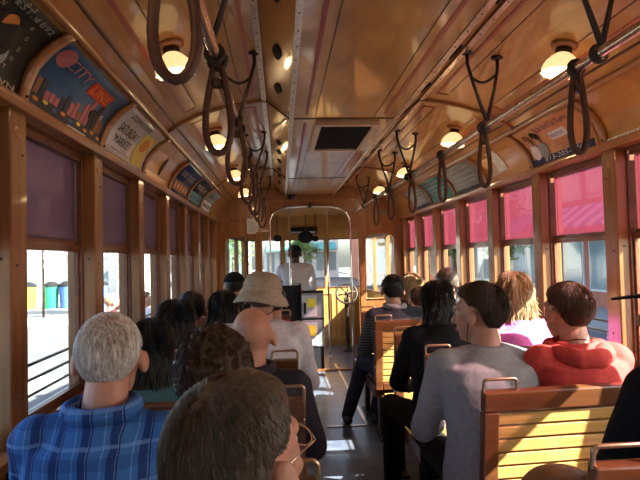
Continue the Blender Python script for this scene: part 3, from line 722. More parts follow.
o = MB().box(.80, .99, YB - .008, YB, 1.93, 1.99).build('name_plate', mat('dull_green_plate', (.2, .17, .09), .5), None, (.9, YB, 1.93)); tag(o, 'dull rectangular plate above the right arched front window', 'plate')

# ------------------------------------------------------------------ people
def solid(mb, voxel, smooth=3, wr=0, wsc=7, seed=0):
    me = mb.mesh(); o = bpy.data.objects.new('tmp', me); COL.objects.link(o)
    m1 = o.modifiers.new('r', 'REMESH'); m1.mode = 'VOXEL'; m1.voxel_size = voxel; m1.use_smooth_shade = True
    m2 = o.modifiers.new('s', 'SMOOTH'); m2.factor = .5; m2.iterations = smooth
    bpy.context.view_layer.update()
    r = bpy.data.meshes.new_from_object(o.evaluated_get(bpy.context.evaluated_depsgraph_get()))
    bpy.data.objects.remove(o); bpy.data.meshes.remove(me)
    if wr:
        of = Vector((seed * 3.1, seed * 1.7, 0))
        cs = []
        for v in r.vertices:
            p = v.co; q = Vector((p.x * wsc, p.y * wsc, p.z * wsc * .55)) + of
            h = noise.noise(q) + .5 * noise.noise(q * 2.3 + Vector((0, 0, p.x * 3)))
            cs.append(p + v.normal * wr * h)
        for v, c in zip(r.vertices, cs): v.co = c
    r.shade_smooth()
    return r
def skin(name, c): return mat(name, c, .5, var=.08, scale=25, bump=.05)
SK = dict(pale=skin('pale_skin', (.62, .36, .27)), ruddy=skin('ruddy_skin', (.55, .27, .19)), tan=skin('tan_skin', (.42, .22, .14)), dark=skin('dark_skin', (.10, .05, .03)))
def hairm(name, c, rough=.45):
    m, t, b = node_mat(name); b.inputs['Roughness'].default_value = rough; b.inputs['Specular IOR Level'].default_value = .35
    tc = t.nodes.new('ShaderNodeTexCoord'); mp = t.nodes.new('ShaderNodeMapping'); mp.inputs['Scale'].default_value = (140, 140, 14)
    n = t.nodes.new('ShaderNodeTexNoise'); n.inputs['Scale'].default_value = 1; n.inputs['Detail'].default_value = 3
    r = t.nodes.new('ShaderNodeValToRGB'); r.color_ramp.elements[0].position = .3; r.color_ramp.elements[1].position = .7
    r.color_ramp.elements[0].color = (*[k * .55 for k in c], 1); r.color_ramp.elements[1].color = (*[min(1, k * 1.5) for k in c], 1)
    t.links.new(tc.outputs['Object'], mp.inputs[0]); t.links.new(mp.outputs[0], n.inputs['Vector']); t.links.new(n.outputs['Fac'], r.inputs[0]); t.links.new(r.outputs[0], b.inputs['Base Color'])
    bp = t.nodes.new('ShaderNodeBump'); bp.inputs['Strength'].default_value = .5; bp.inputs['Distance'].default_value = .004; t.links.new(n.outputs['Fac'], bp.inputs['Height']); t.links.new(bp.outputs[0], b.inputs['Normal'])
    return m
HR = dict(black=hairm('black_hair', (.012, .010, .010)), brown=hairm('brown_hair', (.055, .033, .022)), greybrown=hairm('grey_brown_hair', (.085, .062, .048)), white=hairm('white_hair', (.75, .70, .70)),
          blonde=hairm('blonde_hair', (.42, .29, .15)), chest=hairm('chestnut_hair', (.10, .05, .03)))
def cloth(name, c, var=.12): return mat(name, c, .85, var=var, scale=60, bump=.15, spec=.15)
CL = dict(navy=cloth('navy_cloth', (.018, .022, .035)), black=cloth('black_cloth', (.010, .010, .012)), teal=cloth('teal_cloth', (.055, .13, .14)), white=cloth('white_cotton', (.62, .60, .64)),
          grey=cloth('grey_sweatshirt', (.30, .29, .31)), pink=cloth('pink_cotton', (.80, .18, .50)), redc=cloth('red_hoodie_fabric', (.62, .07, .06)), red2=cloth('bright_red_cotton', (.55, .03, .05)),
          jeans=cloth('dark_denim', (.04, .05, .085)), khaki=cloth('khaki_cloth', (.32, .27, .18)), hat=cloth('beige_hat_cotton', (.42, .36, .29)), char=cloth('charcoal_jacket_cloth', (.035, .03, .04)))
CL['plaid'] = stripes('blue_plaid', (.045, .16, .46), [('X', .062, .36, .1, (.012, .035, .16), .85), ('X', .031, .10, .65, (.18, .36, .72), .6), ('Z', .075, .34, .2, (.012, .035, .16), .32), ('Z', .075, .10, .7, (.20, .38, .75), .45), ('X', .062, .05, .8, (.02, .02, .08), .8)])
CL['stripe'] = stripes('grey_striped_knit', (.075, .07, .075), [('Z', .022, .45, 0, (.018, .016, .02), .9)])
def zones(name, zc, lowc, topm):   # knitted stripes below, plain dark yoke above a height
    m, t, b = node_mat(name); b.inputs['Roughness'].default_value = .9
    tc = t.nodes.new('ShaderNodeTexCoord'); sx = t.nodes.new('ShaderNodeSeparateXYZ'); t.links.new(tc.outputs['Object'], sx.inputs[0])
    g = t.nodes.new('ShaderNodeMath'); g.operation = 'GREATER_THAN'; g.inputs[1].default_value = zc; t.links.new(sx.outputs[2], g.inputs[0])
    d = t.nodes.new('ShaderNodeMath'); d.operation = 'MULTIPLY'; d.inputs[1].default_value = 45; t.links.new(sx.outputs[2], d.inputs[0])
    fr = t.nodes.new('ShaderNodeMath'); fr.operation = 'FRACT'; t.links.new(d.outputs[0], fr.inputs[0])
    lt = t.nodes.new('ShaderNodeMath'); lt.operation = 'LESS_THAN'; lt.inputs[1].default_value = .5; t.links.new(fr.outputs[0], lt.inputs[0])
    a = t.nodes.new('ShaderNodeMix'); a.data_type = 'RGBA'; a.inputs[6].default_value = (*lowc, 1); a.inputs[7].default_value = (.02, .018, .02, 1); t.links.new(lt.outputs[0], a.inputs[0])
    c = t.nodes.new('ShaderNodeMix'); c.data_type = 'RGBA'; t.links.new(a.outputs[2], c.inputs[6]); c.inputs[7].default_value = (*topm, 1); t.links.new(g.outputs[0], c.inputs[0])
    t.links.new(c.outputs[2], b.inputs['Base Color']); return m
CL['jacket'] = zones('striped_jacket_knit', .93, (.10, .095, .09), (.014, .014, .022))
M['shoe'] = mat('black_shoe_leather', (.03, .03, .035), .35)
M['eye'] = mat('eye_white', (.7, .68, .65), .3); M['pupil'] = mat('dark_iris', (.03, .02, .015), .2); M['lip'] = mat('lip_skin', (.45, .18, .15), .5)

def hair_mask(n, kind):       # n: unit direction from the skull centre in head space (face +y); >0 where hair grows
    front = .62 if kind == 'thin' else .50
    y = n.y
    if y > .15: h = .12 + (front - .12) * min(1, (y - .15) / .40)
    elif y > -.05: h = .10 + .02 * (y + .05) / .20
    elif y > -.45:
        f = (-.05 - y) / .40; f = f * f * (3 - 2 * f); h = .10 - .84 * f
    else: h = -.74
    h += .05 * noise.noise(n * 7)
    return n.z - h
def head_hair(parent, C, RH, kind, m, sc=1.0, thick=.010, strands=1500, slen=.03, seed=1, curl=0):
    rnd = random.Random(seed); cc = Vector((0, -.012, .028)) * sc; rad = Vector((.079, .099, .096)) * sc
    mb = MB(); nu, nv = 80, 50; idx = {}; vs_ = []; fs_ = []
    def surf(n, off): return Vector((n.x * (rad.x + off), n.y * (rad.y + off), n.z * (rad.z + off)))
    for i in range(nv + 1):
        th = math.pi * min(max(i / nv, .001), .999)
        for j in range(nu):
            ph = 2 * math.pi * j / nu; n_ = Vector((math.sin(th) * math.cos(ph), math.sin(th) * math.sin(ph), math.cos(th)))
            mk = hair_mask(n_, kind); t_ = max(-1, min(1, mk / .16))
            nzv = noise.noise(n_ * 6 + Vector((seed, 0, 0))) * .3
            off = thick * (.25 + .75 * max(0, t_)) * (1 + nzv) * (max(.25, min(1, (n_.z + .55) / .6)) if kind != 'curly' else 1) if t_ > 0 else -.012
            if kind == 'short' and t_ > 0 and n_.y > .25 and n_.z > .3: off += .010 * min(1, (n_.y - .25) * 3)
            if kind == 'curly': off = off * (1 + .5 * noise.noise(n_ * 9 + Vector((seed, 2, 0))))
            vs_.append(C + RH @ (cc + surf(n_, off))); idx[(i, j)] = (len(vs_) - 1, t_)
    for i in range(nv):
        for j in range(nu):
            q = [idx[(i, j)], idx[(i + 1, j)], idx[(i + 1, (j + 1) % nu)], idx[(i, (j + 1) % nu)]]
            if max(k[1] for k in q) > 0: fs_.append(tuple(k[0] for k in q))
    hb = None
    if kind != 'thin' or not strands: mb.add(vs_, fs_); hb = mb.build('hair', m, parent, smooth=True)
    if not strands: return hb
    st = MB(); crown = Vector((.05, -.35, .93)).normalized()
    cnt = 0
    while cnt < strands:
        n_ = Vector((rnd.gauss(0, 1), rnd.gauss(0, 1), rnd.gauss(0, 1))).normalized()
        if hair_mask(n_, kind) < .02: continue
        if kind == 'thin' and n_.dot(crown) > .55 and rnd.random() < .6: continue
        cnt += 1
        away = n_ - crown; fl = (away - n_ * away.dot(n_))
        fl = fl.normalized() if fl.length > 1e-3 else Vector((1, 0, 0))
        fl = (fl + Vector((rnd.gauss(0, .22), rnd.gauss(0, .22), rnd.gauss(0, .15)))); fl = (fl - n_ * fl.dot(n_)).normalized()
        low = max(.25, min(1, (n_.z + .55) / .6)) if kind != 'curly' else 1
        p = cc + surf(n_, thick * .6 * low); L = slen * rnd.uniform(.6, 1.25) * (.5 + .5 * low); pts = []
        for _ in range(5):
            if hair_mask((n_ + fl * (L / .09)).normalized(), kind) > -.03: break
            L *= .6
        if kind == 'curly':
            b1 = fl; b2 = n_.cross(fl); rr = rnd.uniform(.006, .011); ph0 = rnd.uniform(0, 6.28); base = p
            for k in range(9):
                a = ph0 + k * .9; pts.append(base + n_ * (k * .0017) + b1 * (rr * math.cos(a) + k * .002) + b2 * rr * math.sin(a))
            r0 = .0014
        else:
            for k in range(4):
                f = k / 3; q = n_ + fl * (L * f / .09); q.normalize()
                pts.append(cc + surf(q, thick * low * (.7 + .5 * f) + .0035 * math.sin(f * 3) * rnd.random()))
            r0 = .0010
        pts = [C + RH @ q for q in pts]
        st.tube(pts, [r0 * (1 - .6 * k / (len(pts) - 1)) for k in range(len(pts))], 3)
    st.build('hair_strands' if hb else 'hair', m, parent)
    return hb
def long_hair(parent, C, RH, m, length, wid, sc=1.0, seed=1, vox=.008):
    mb = MB(); cc = Vector((0, -.018, .030)) * sc
    mb.ell(C + RH @ cc, (.090 * sc, .108 * sc, .104 * sc), RH.to_3x3())
    rows = []
    k = 9
    for i in range(k):
        f = i / (k - 1); z = .03 - length * f
        rx = (.088 + (wid - .088) * min(1, f * 1.6)) * sc; ry = (.075 - .02 * f) * sc
        y_ = -.035 - .03 * f
        rows.append([C + RH @ Vector((rx * math.cos(a * math.pi / 10) * (1 if f < .9 else .85), y_ + ry * math.sin(a * math.pi / 10), z)) for a in range(20)])
    mb.rings(rows)
    me = solid(mb, vox, 4, .009, 13, seed)
    rnd = random.Random(seed); vv = me.vertices; st = MB(); inv = RH.transposed()
    for _ in range(2600):
        v = vv[rnd.randrange(len(vv))]; p = v.co.copy(); nn = v.normal.copy(); lp = inv @ (p - C)
        if lp.y > .05 and lp.z < .06: continue
        top_ = (C + RH @ Vector((0, -.03, .14)))
        d = Vector((0, 0, -1)) if lp.z < .05 else (p - top_) + Vector((0, 0, -.03))
        d = d - nn * d.dot(nn)
        if d.length < 1e-4: continue
        d.normalize(); L = rnd.uniform(.03, .075); d2 = (d + Vector((0, 0, -.5)) + nn * -.1 * (lp.z > 0)).normalized()
        j = Vector((rnd.gauss(0, .12), rnd.gauss(0, .12), 0))
        pts = [p - nn * .001, p + nn * .003 + (d + j).normalized() * L * .35, p + nn * .004 + (d + j).normalized() * L * .35 + (d2 + j).normalized() * L * .4, p + nn * .002 + (d + j).normalized() * L * .35 + (d2 + j * 2).normalized() * L * .75]
        st.tube(pts, [.0013, .0015, .0012, .0006], 3)
    o = link('hair', me, m, parent); st.build('hair_strands', m, o)
    return o
def person(label, x, y, hz, top, trou, sk, hair=None, yaw=0, pitch=0, roll=0, sw=.195, seat=.45, cat='person', group=None, vox=.009, sleeves='long', pose='sit',
           sc=1.0, belly=1.0, collar=False, eye=True, floor=0, turn=0, legs=(0, 0), hands=True, lean=.0):
    g = floor; r_ = empty('person', (x, y, g), label, cat, group)
    RH = (Matrix.Rotation(R(yaw), 4, 'Z') @ Matrix.Rotation(R(pitch), 4, 'X') @ Matrix.Rotation(R(roll), 4, 'Y')).to_3x3()
    C = Vector((x, y, hz))
    TB = Matrix.Translation((x, y, 0)) @ Matrix.Rotation(R(turn), 4, 'Z') @ Matrix.Translation((-x, -y, 0))
    zn = hz - .120 * sc; bk = y - .075 - lean
    if pose == 'sit': z0 = seat + .02 + g; hy = y - .10 - lean * 1.4
    else: z0 = g + .86 * sc; hy = y - .03
    Ht = zn - z0
    rows = [(0, .155, .115), (.04, .175, .135), (.18, .178, .138 * belly), (.40, .155, .120 * belly), (.62, .168, .122), (.78, sw * .90, .115), (.88, sw * .86, .10), (.94, sw * .5, .07), (.99, .06, .055)]
    def torso(mb, inf, t1=1.0, t0=0.0, zextra=0):
        L = []
        for t_, rx, ry in rows:
            if t_ > t1 + 1e-6 or t_ < t0: continue
            k = sc if t_ not in (.78, .88, .94) else 1
            L.append((x, hy + (bk - hy) * t_ + (.012 if t_ > .9 else 0), z0 + Ht * t_ + (0 if t_ > 0 else -zextra), rx * k + inf, ry * sc + inf))
        mb.loft(L, 28)
    J = {}
    for s in (-1, 1):
        sh = Vector((x + s * sw * .86, bk + .01, zn - .065 * sc))
        if pose == 'sit':
            el = Vector((max(-1.06, min(1.06, x + s * (sw + .032))), y + .03, zn - .33 * sc)); wr = Vector((x + s * .12 * sc, y + .25 * sc, seat + g + .20)); hn = wr + Vector((-s * .012, .085, -.012)) * sc
            hip = Vector((x + s * .085 * sc, hy, seat + g + .085)); kn = Vector((x + s * .115 * sc + legs[0], hy + .43 * sc, seat + g + .085)); an = Vector((kn.x + legs[1] * .3, kn.y + .02, g + .085))
        else:
            el = Vector((x + s * (sw + .05), y - .05, zn - .32 * sc)); wr = Vector((x + s * (sw + .055), y + .08, zn - .54 * sc)); hn = wr + Vector((0, .03, -.085)) * sc
            st = .13 * s
            hip = Vector((x + s * .085 * sc, hy, z0 + .03)); kn = Vector((x + s * .09, hy + .04 + st * .6, g + .47 * sc)); an = Vector((x + s * .09, hy - .02 + st, g + .08))
        J[s] = (sh, el, wr, hn, hip, kn, an)
    b = MB(); torso(b, 0)
    nb = Vector((x, bk + .012, zn - .02))
    nk = C + RH @ Vector((0, -.022, -.055)) * sc
    b.cap(nb - Vector((0, 0, .03)), .062 * sc, nk, .054 * sc)
    b.cap(nb + Vector((0, 0, -.015)), .046, Vector((x + sw * .62, bk, zn - .075)), .036); b.cap(nb + Vector((0, 0, -.015)), .046, Vector((x - sw * .62, bk, zn - .075)), .036)
    hm = RH
    def h(p, r, q=None): b.ell(C + hm @ (Vector(p) * sc), tuple(k * sc for k in r), (hm @ q) if q else hm)
    h((0, -.012, .028), (.079, .099, .094)); h((0, .030, -.035), (.062, .066, .080)); h((0, .062, -.088), (.030, .026, .022)); h((0, .064, .034), (.062, .030, .024)); h((0, .045, .0), (.070, .045, .045))
    h((.035, .062, -.025), (.026, .024, .020)); h((-.035, .062, -.025), (.026, .024, .020))
    b.cap(C + hm @ (Vector((0, .088, .012)) * sc), .009 * sc, C + hm @ (Vector((0, .112, -.028)) * sc), .0145 * sc, 10)
    for s in (-1, 1):
        h((s * .090, -.004, -.006), (.0085, .019, .032), Matrix.Rotation(s * R(-24), 3, 'Z') @ Matrix.Rotation(R(8), 3, 'X')); h((s * .082, .004, -.012), (.010, .012, .022))
    for s in (-1, 1):
        sh, el, wr, hn, hip, kn, an = J[s]
        b.cap(sh, .056 * sc, el, .040 * sc); b.cap(el, .041 * sc, wr, .027 * sc)
        d = (hn - wr).normalized(); side = Vector((s, 0, 0)); 
        pm = wr + d * .045 * sc
        Q = Matrix((side, d, side.cross(d))).transposed()
        b.ell(pm, (.040 * sc, .052 * sc, .018 * sc), Q)
        if hands:
            for k in range(4):
                o_ = (k - 1.5) * .020 * sc; L = (.060, .072, .078, .066)[k if s > 0 else 3 - k] * sc
                p0 = pm + side * o_ + d * .035 * sc; p1 = p0 + d * L * .5; p2 = p1 + (d * .75 + Vector((0, 0, -.65))).normalized() * L * .5
                b.cap(p0, .0095 * sc, p1, .009 * sc, 8); b.cap(p1, .009 * sc, p2, .0080 * sc, 8)
            t0 = pm - side * .03 * sc - d * .02; b.cap(t0, .013 * sc, t0 - side * .022 * sc + d * .03, .010 * sc, 8); b.cap(t0 - side * .022 * sc + d * .03, .010 * sc, t0 - side * .026 * sc + d * .058, .009 * sc, 8)
        b.cap(hip, .080 * sc, kn, .055 * sc); b.cap(kn, .054 * sc, an, .036 * sc); b.cap(an - Vector((0, .02, .03)), .034 * sc, an + Vector((0, .12 * sc, -.045)), .026 * sc)
    def fin(mb): 
        for i, v in enumerate(mb.v): mb.v[i] = TB @ v
        return mb
    link('body', solid(b if not turn else b, vox * .8, 2), sk, r_)
    c = MB(); torso(c, .016, .94, 0, .03)
    c.loft([(x, bk + .010, zn - .075, sw * .86, .105), (x, bk + .010, zn - .048, sw * .66 + .02, .10), (x, bk + .012, zn - .020, .102, .086), (x, bk + .016, zn + .008, .076 * sc, .070 * sc)], 24)
    for s in (-1, 1):
        sh, el, wr, hn, hip, kn, an = J[s]
        c.cap(sh - Vector((s * .01, 0, .0)), .068 * sc, sh * .3 + el * .7 if sleeves == 'short' else el, .056 * sc)
        if sleeves == 'long': c.cap(el, .056 * sc, wr - (wr - el) * .04, .040 * sc)
        c.cap(Vector((x + s * .06, bk + .012, zn - .035)), .050, sh, .062 * sc)
    tp = link('top', solid(c, vox, 4, .0075, 8, x * 9 + y), top, r_)
    c = MB()
    pel = [(x, hy + .0, z0 - .01, .165 * sc, .13 * sc), (x, hy + .005, z0 + .05, .182 * sc, .145 * sc), (x, hy + .0, z0 + .13, .17 * sc, .14 * sc * belly)]
    c.loft(pel, 24)
    for s in (-1, 1):
        sh, el, wr, hn, hip, kn, an = J[s]
        c.cap(hip, .092 * sc, kn, .068 * sc); c.cap(kn, .067 * sc, an + Vector((0, 0, -.005)), .055 * sc)
    link('trousers', solid(c, vox * 1.2, 3, .006, 9, x * 5), trou, r_)
    for s in (-1, 1):
        an = J[s][6]; c = MB()
        c.cap(an + Vector((0, -.035, -.035)), .042 * sc, an + Vector((0, .13 * sc, -.048)), .034 * sc); c.cap(an + Vector((0, -.01, .0)), .044 * sc, an + Vector((0, .0, -.03)), .045 * sc)
        link('shoe', solid(c, .010, 2), M['shoe'], r_)
    if collar:
        c = MB(); pts = [(x + .078 * math.cos(a * math.pi / 10), bk + .014 + .072 * math.sin(a * math.pi / 10), zn + .012 + .006 * math.sin(a * math.pi / 10)) for a in range(20)]
        c.tube(pts, .018, 8, closed=True, flat=1.3); c.build('collar', collar, r_, smooth=True)
    if eye:
        for s in (-1, 1):
            e = MB().ell(C + hm @ (Vector((s * .031, .078, .008)) * sc), (.0135, .0125, .0110), hm, 12, 8).build('eye', M['eye'], r_, smooth=True)
            MB().ell(C + hm @ (Vector((s * .031, .089, .008)) * sc), (.0055, .003, .0055), hm, 10, 6).build('iris', M['pupil'], e, smooth=True)
        MB().ell(C + hm @ (Vector((0, .094, -.060)) * sc), (.024, .007, .008), hm, 14, 8).build('mouth', M['lip'], r_, smooth=True)
    if hair:
        kd, hmt, kw = hair
        if kd == 'long': long_hair(r_, C, RH, hmt, sc=sc, vox=max(.008, vox * .9), **kw)
        else: head_hair(r_, C, RH, kd, hmt, sc, **kw)
    return r_, C, RH, J
def spectacles(r_, C, RH, m, sc=1.0):
    for s in (-1, 1):
        c = Vector((s * .033, .102, .006)); pts = [C + RH @ (c + Vector((.024 * math.cos(a * math.pi / 8), 0, .017 * math.sin(a * math.pi / 8)))) for a in range(16)]
        f = MB(); f.tube(pts, .0016, 6, closed=True)
        f.tube([C + RH @ Vector((s * .057, .102, .012)), C + RH @ Vector((s * .076, .085, .012)), C + RH @ Vector((s * .088, .0, .012)), C + RH @ Vector((s * .082, -.02, -.006))], .0014, 6)
        if s > 0: f.tube([C + RH @ Vector((-.010, .108, .010)), C + RH @ Vector((.010, .108, .010))], .0014, 6)
        fo = f.build('spectacle_frame', m, r_, smooth=True)
        g = MB(); g.ell(C + RH @ c, (.023, .0012, .016), RH, 16, 8); g.build('lens', M['lens'], fo, smooth=True)
# left side
p1 = person('man with short grey-brown hair and thin glasses, nearest the camera, turned right', -.436, .84, 1.102, CL['char'], CL['jeans'], SK['ruddy'], ('short', HR['greybrown'], dict(thick=.011, strands=9000, slen=.035, seed=3)), yaw=-40, pitch=8, vox=.0055, sc=1.0, sw=.19)
spectacles(p1[0], p1[1], p1[2], M['steel'])
person('white haired man in a blue plaid shirt by the left window', -.805, 1.45, 1.155, CL['plaid'], CL['khaki'], SK['ruddy'], ('thin', HR['white'], dict(thick=.003, strands=5500, slen=.020, seed=5)), yaw=4, pitch=-6, vox=.007, sc=.95, sw=.178, collar=CL['plaid'])
person('person with curly dark hair seated just ahead of the nearest man', -.565, 1.62, 1.062, CL['char'], CL['jeans'], SK['pale'], ('curly', HR['brown'], dict(thick=.030, strands=6500, slen=.03, seed=6)), vox=.010, sw=.165)
person('person with dark hair and a teal top, ahead of the white haired man', -.875, 2.2, 1.055, CL['teal'], CL['jeans'], SK['tan'], ('long', HR['black'], dict(length=.15, wid=.095, seed=2)), sw=.165, vox=.011)
person('bald man in a dark jacket on the left aisle seat', -.492, 2.27, 1.085, CL['char'], CL['jeans'], SK['ruddy'], None, pitch=-8, vox=.009, sw=.205, collar=CL['char'])
person('person with black bobbed hair by the left window, fourth row', -.91, 2.95, 1.075, CL['black'], CL['jeans'], SK['tan'], ('long', HR['black'], dict(length=.17, wid=.10, seed=4)), sw=.14, vox=.012)
ph = person('person in a beige bucket hat and white shirt on the left aisle', -.475, 2.95, 1.20, CL['white'], CL['khaki'], SK['ruddy'], ('short', HR['greybrown'], dict(thick=.008, strands=0, seed=9)), vox=.010, sw=.215, belly=1.1)
person('person with dark hair by the left window, fifth row', -.945, 3.62, 1.075, CL['black'], CL['jeans'], SK['tan'], ('short', HR['black'], dict(thick=.015, strands=0, seed=12)), vox=.014, sw=.12)
person('person with long black hair and black clothes, left of the bucket hat', -.735, 3.55, 1.085, CL['black'], CL['black'], SK['tan'], ('long', HR['black'], dict(length=.34, wid=.115, seed=14)), vox=.013, sw=.15)
person('person in a bright red shirt hidden behind the bucket hat', -.43, 3.72, 1.11, CL['red2'], CL['jeans'], SK['tan'], ('short', HR['black'], dict(thick=.010, strands=0, seed=15)), vox=.014, sw=.165)
pc = person('person in dark cap and black coat, farthest forward on left', -.79, 5.05, 1.165, CL['black'], CL['black'], SK['tan'], ('short', HR['black'], dict(thick=.009, strands=0, seed=16)), vox=.014)
# right side
person('man in striped jacket with dark yoke, right aisle seat, fifth row', .50, 4.36, 1.125, CL['jacket'], CL['char'], SK['tan'], ('short', HR['black'], dict(thick=.012, strands=1200, slen=.03, seed=21)), vox=.011, sw=.205, collar=cloth('grey_collar', (.22, .2, .2)), legs=(-.08, -.5))
person('blonde woman near the front on the right', .82, 5.08, 1.115, CL['navy'], CL['jeans'], SK['pale'], ('long', HR['blonde'], dict(length=.16, wid=.095, seed=22)), vox=.013, sw=.165)
person('child with dark hair in a red shirt, beside the striped jacket', .735, 4.50, 1.035, CL['red2'], CL['jeans'], SK['pale'], ('short', HR['brown'], dict(thick=.010, strands=0, seed=23)), vox=.012, sw=.115, sc=.85)
person('person with close cropped grey hair by the right window, fifth row', .945, 4.40, 1.17, CL['char'], CL['jeans'], SK['tan'], ('thin', HR['greybrown'], dict(thick=.008, strands=0, seed=24)), vox=.013, sw=.12)
pg = person('woman with long black hair, sunglasses on top, all in black', .46, 2.97, 1.145, CL['black'], CL['black'], SK['tan'], ('long', HR['black'], dict(length=.36, wid=.095, seed=25)), vox=.010, sw=.185, sc=.93, legs=(-.10, 0))
pm_ = person('dark haired man in a light grey sweatshirt with an earphone cord', .425, 2.22, 1.155, CL['grey'], CL['black'], SK['ruddy'], ('short', HR['brown'], dict(thick=.012, strands=5000, slen=.03, seed=26)), yaw=48, vox=.008, sw=.205, belly=1.05, sc=1.0)
person('woman with a blonde bob and bright pink blouse by right window', .865, 2.93, 1.17, CL['pink'], CL['jeans'], SK['pale'], ('long', HR['blonde'], dict(length=.135, wid=.098, seed=27)), vox=.008, sw=.185, yaw=-8)
pr = person('person with cropped chestnut hair in a red hooded sweatshirt', .765, 2.17, 1.155, CL['redc'], CL['jeans'], SK['ruddy'], ('short', HR['chest'], dict(thick=.010, strands=4000, slen=.026, seed=28)), vox=.008, sw=.185, yaw=18, sc=.95)
pk = person('person in black with dark cap, cut off at the right edge', .74, 1.48, 1.22, CL['black'], CL['black'], SK['tan'], ('short', HR['black'], dict(thick=.010, strands=0, seed=29)), vox=.009, sw=.18, yaw=45)
pd = person('driver in a white shirt and dark cap seated at the front', -.18, 7.60, 1.455, CL['white'], CL['navy'], SK['dark'], ('short', HR['black'], dict(thick=.012, strands=0, seed=30)), vox=.012, seat=.80, sw=.215)
# headwear and extras (worn: children of their wearers)
def cap_hat(r_, C, RH, m, brim=True):
    c = MB(); rows = []
    for i in range(8):
        a = i / 7 * math.pi / 2; rows.append([C + RH @ Vector((.094 * math.cos(a) * math.cos(k * math.pi / 12), -.012 + .113 * math.cos(a) * math.sin(k * math.pi / 12), .045 + .088 * math.sin(a))) for k in range(24)])
    c.rings(rows)
    h_ = c.build('cap', m, r_, smooth=True)
    if brim:
        b = MB(); up = []; lo = []
        for k in range(13):
            a = math.pi * (.12 + .76 * k / 12); up.append((.09 * math.cos(a), -.012 + .105 * math.sin(a))); lo.append((.085 * math.cos(a), .02 + .165 * math.sin(a)))
        poly = up + lo[::-1]
        b.rings([[C + RH @ Vector((p[0], p[1], .048 - .15 * max(0, p[1] - .09))) for p in poly], [C + RH @ Vector((p[0], p[1], .054 - .15 * max(0, p[1] - .09))) for p in poly]])
        b.build('cap_brim', m, h_)
cap_hat(pc[0], pc[1], pc[2], CL['black'], False); cap_hat(pd[0], pd[1], pd[2], CL['navy']); cap_hat(pk[0], pk[1], pk[2], CL['black'])
def bucket(r_, C, RH, m):
    c = MB(); n = 40
    prof_ = [(.150, -.038), (.153, -.034), (.136, -.008), (.112, .020), (.106, .026), (.106, .055), (.101, .084), (.086, .108), (.060, .122), (.030, .128), (.002, .129)]
    rows = []
    for i, (rr, z) in enumerate(prof_):
        rows.append([C + RH @ Vector((rr * .93 * math.cos(2 * math.pi * k / n), -.012 + rr * 1.06 * math.sin(2 * math.pi * k / n), z + .004 + (.006 * math.sin(3 * 2 * math.pi * k / n + 1) if i < 3 else 0))) for k in range(n)])
    inner = [(.102, .022), (.128, -.010), (.147, -.038)]
    rows = rows[::-1] + [[C + RH @ Vector((rr * .93 * math.cos(2 * math.pi * k / n), -.012 + rr * 1.06 * math.sin(2 * math.pi * k / n), z + .004 + (.006 * math.sin(3 * 2 * math.pi * k / n + 1)))) for k in range(n)] for rr, z in inner[::-1]]
    h_ = c.rings(rows).build('bucket_hat', m, r_, smooth=True)
    MB().tube([C + RH @ Vector((.101 * .95 * math.cos(a * math.pi / 16), -.012 + .101 * 1.08 * math.sin(a * math.pi / 16), .050)) for a in range(32)], .004, 6, closed=True).build('hat_band', cloth('hat_band_cotton', (.30, .25, .20)), h_, smooth=True)
    for s in (-1, 1): MB().ell(C + RH @ Vector((s * .095, -.03, .09)), (.004, .006, .006)).build('eyelet', M['iron'], h_)
    MB().tube([C + RH @ Vector((-.09, -.03, .03)), C + RH @ Vector((-.085, -.10, -.06)), C + RH @ Vector((-.02, -.125, -.11)), C + RH @ Vector((.06, -.11, -.07)), C + RH @ Vector((.09, -.03, .03))], .003, 6).build('chin_cord', M['leather'], h_, smooth=True)
bucket(ph[0], ph[1], 1.02 * ph[2] @ Matrix.Rotation(R(7), 3, 'Y') @ Matrix.Rotation(R(-6), 3, 'X'), CL['hat'])
# sunglasses pushed up
r_, C, RH = pg[0], pg[1], pg[2]
f = MB()
f.tube([C + RH @ Vector((.098 * math.cos(a), -.012 + .115 * math.sin(a), .085 + .0 * a)) for a in [R(-35 + 25 * k) for k in range(10)]], .004, 6); f.build('sunglasses', mat('pink_tinted_frame', (.45, .22, .22), .25), r_, smooth=True)
# earphone cords
r_, C, RH = pm_[0], pm_[1], pm_[2]
for s in (-1, 1): MB().tube([C + RH @ Vector((s * .088, .01, -.02)), C + RH @ Vector((s * .088, .02, -.08)), C + RH @ Vector((s * .082, .01, -.13)), C + Vector((s * .09, .03, -.17))], .0018, 6).build('earphone_cord', M['black'], r_, smooth=True)
# hood and undershirt on the red sweatshirt
r_, C, RH = pr[0], pr[1], pr[2]
c = MB(); zn = 1.155 - .125; bkk = 2.17 - .075
for k in range(26):
    a0 = R(-62 - 360 * 0 + k * (304 / 25) - 0) + R(120) ; a1 = a0 + R(12.5)
    def hp(a): 
        back = max(0, -math.sin(a)); return Vector((.765 + (.098 + .02 * back) * math.cos(a), bkk + .03 + (.085 + .03 * back) * math.sin(a), zn + .005 - .035 * back))
    bb = max(0, -math.sin(a0)); c.cap(hp(a0), .022 + .022 * bb, hp(a1), .022 + .022 * bb, 10)
link('hood', solid(c, .008, 5, .008, 16, 3), CL['redc'], r_)
MB().tube([(.765 + .068 * math.cos(a * math.pi / 10), bkk + .016 + .063 * math.sin(a * math.pi / 10), zn + .035 + .004 * math.sin(a)) for a in range(20)], .0022, 6, closed=True).build('necklace', M['leather'], r_, smooth=True)
# brown bag on the near bench
r_ = empty('handbag', (.50, 1.55, .455), 'plain brown rounded leather bag on the nearest right bench', 'bag')
link('bag_body', solid(MB().ell((.42, 1.60, .62), (.15, .12, .165)), .012, 3, .006, 9, 5), mat('tan_leather', (.30, .14, .06), .5), r_)

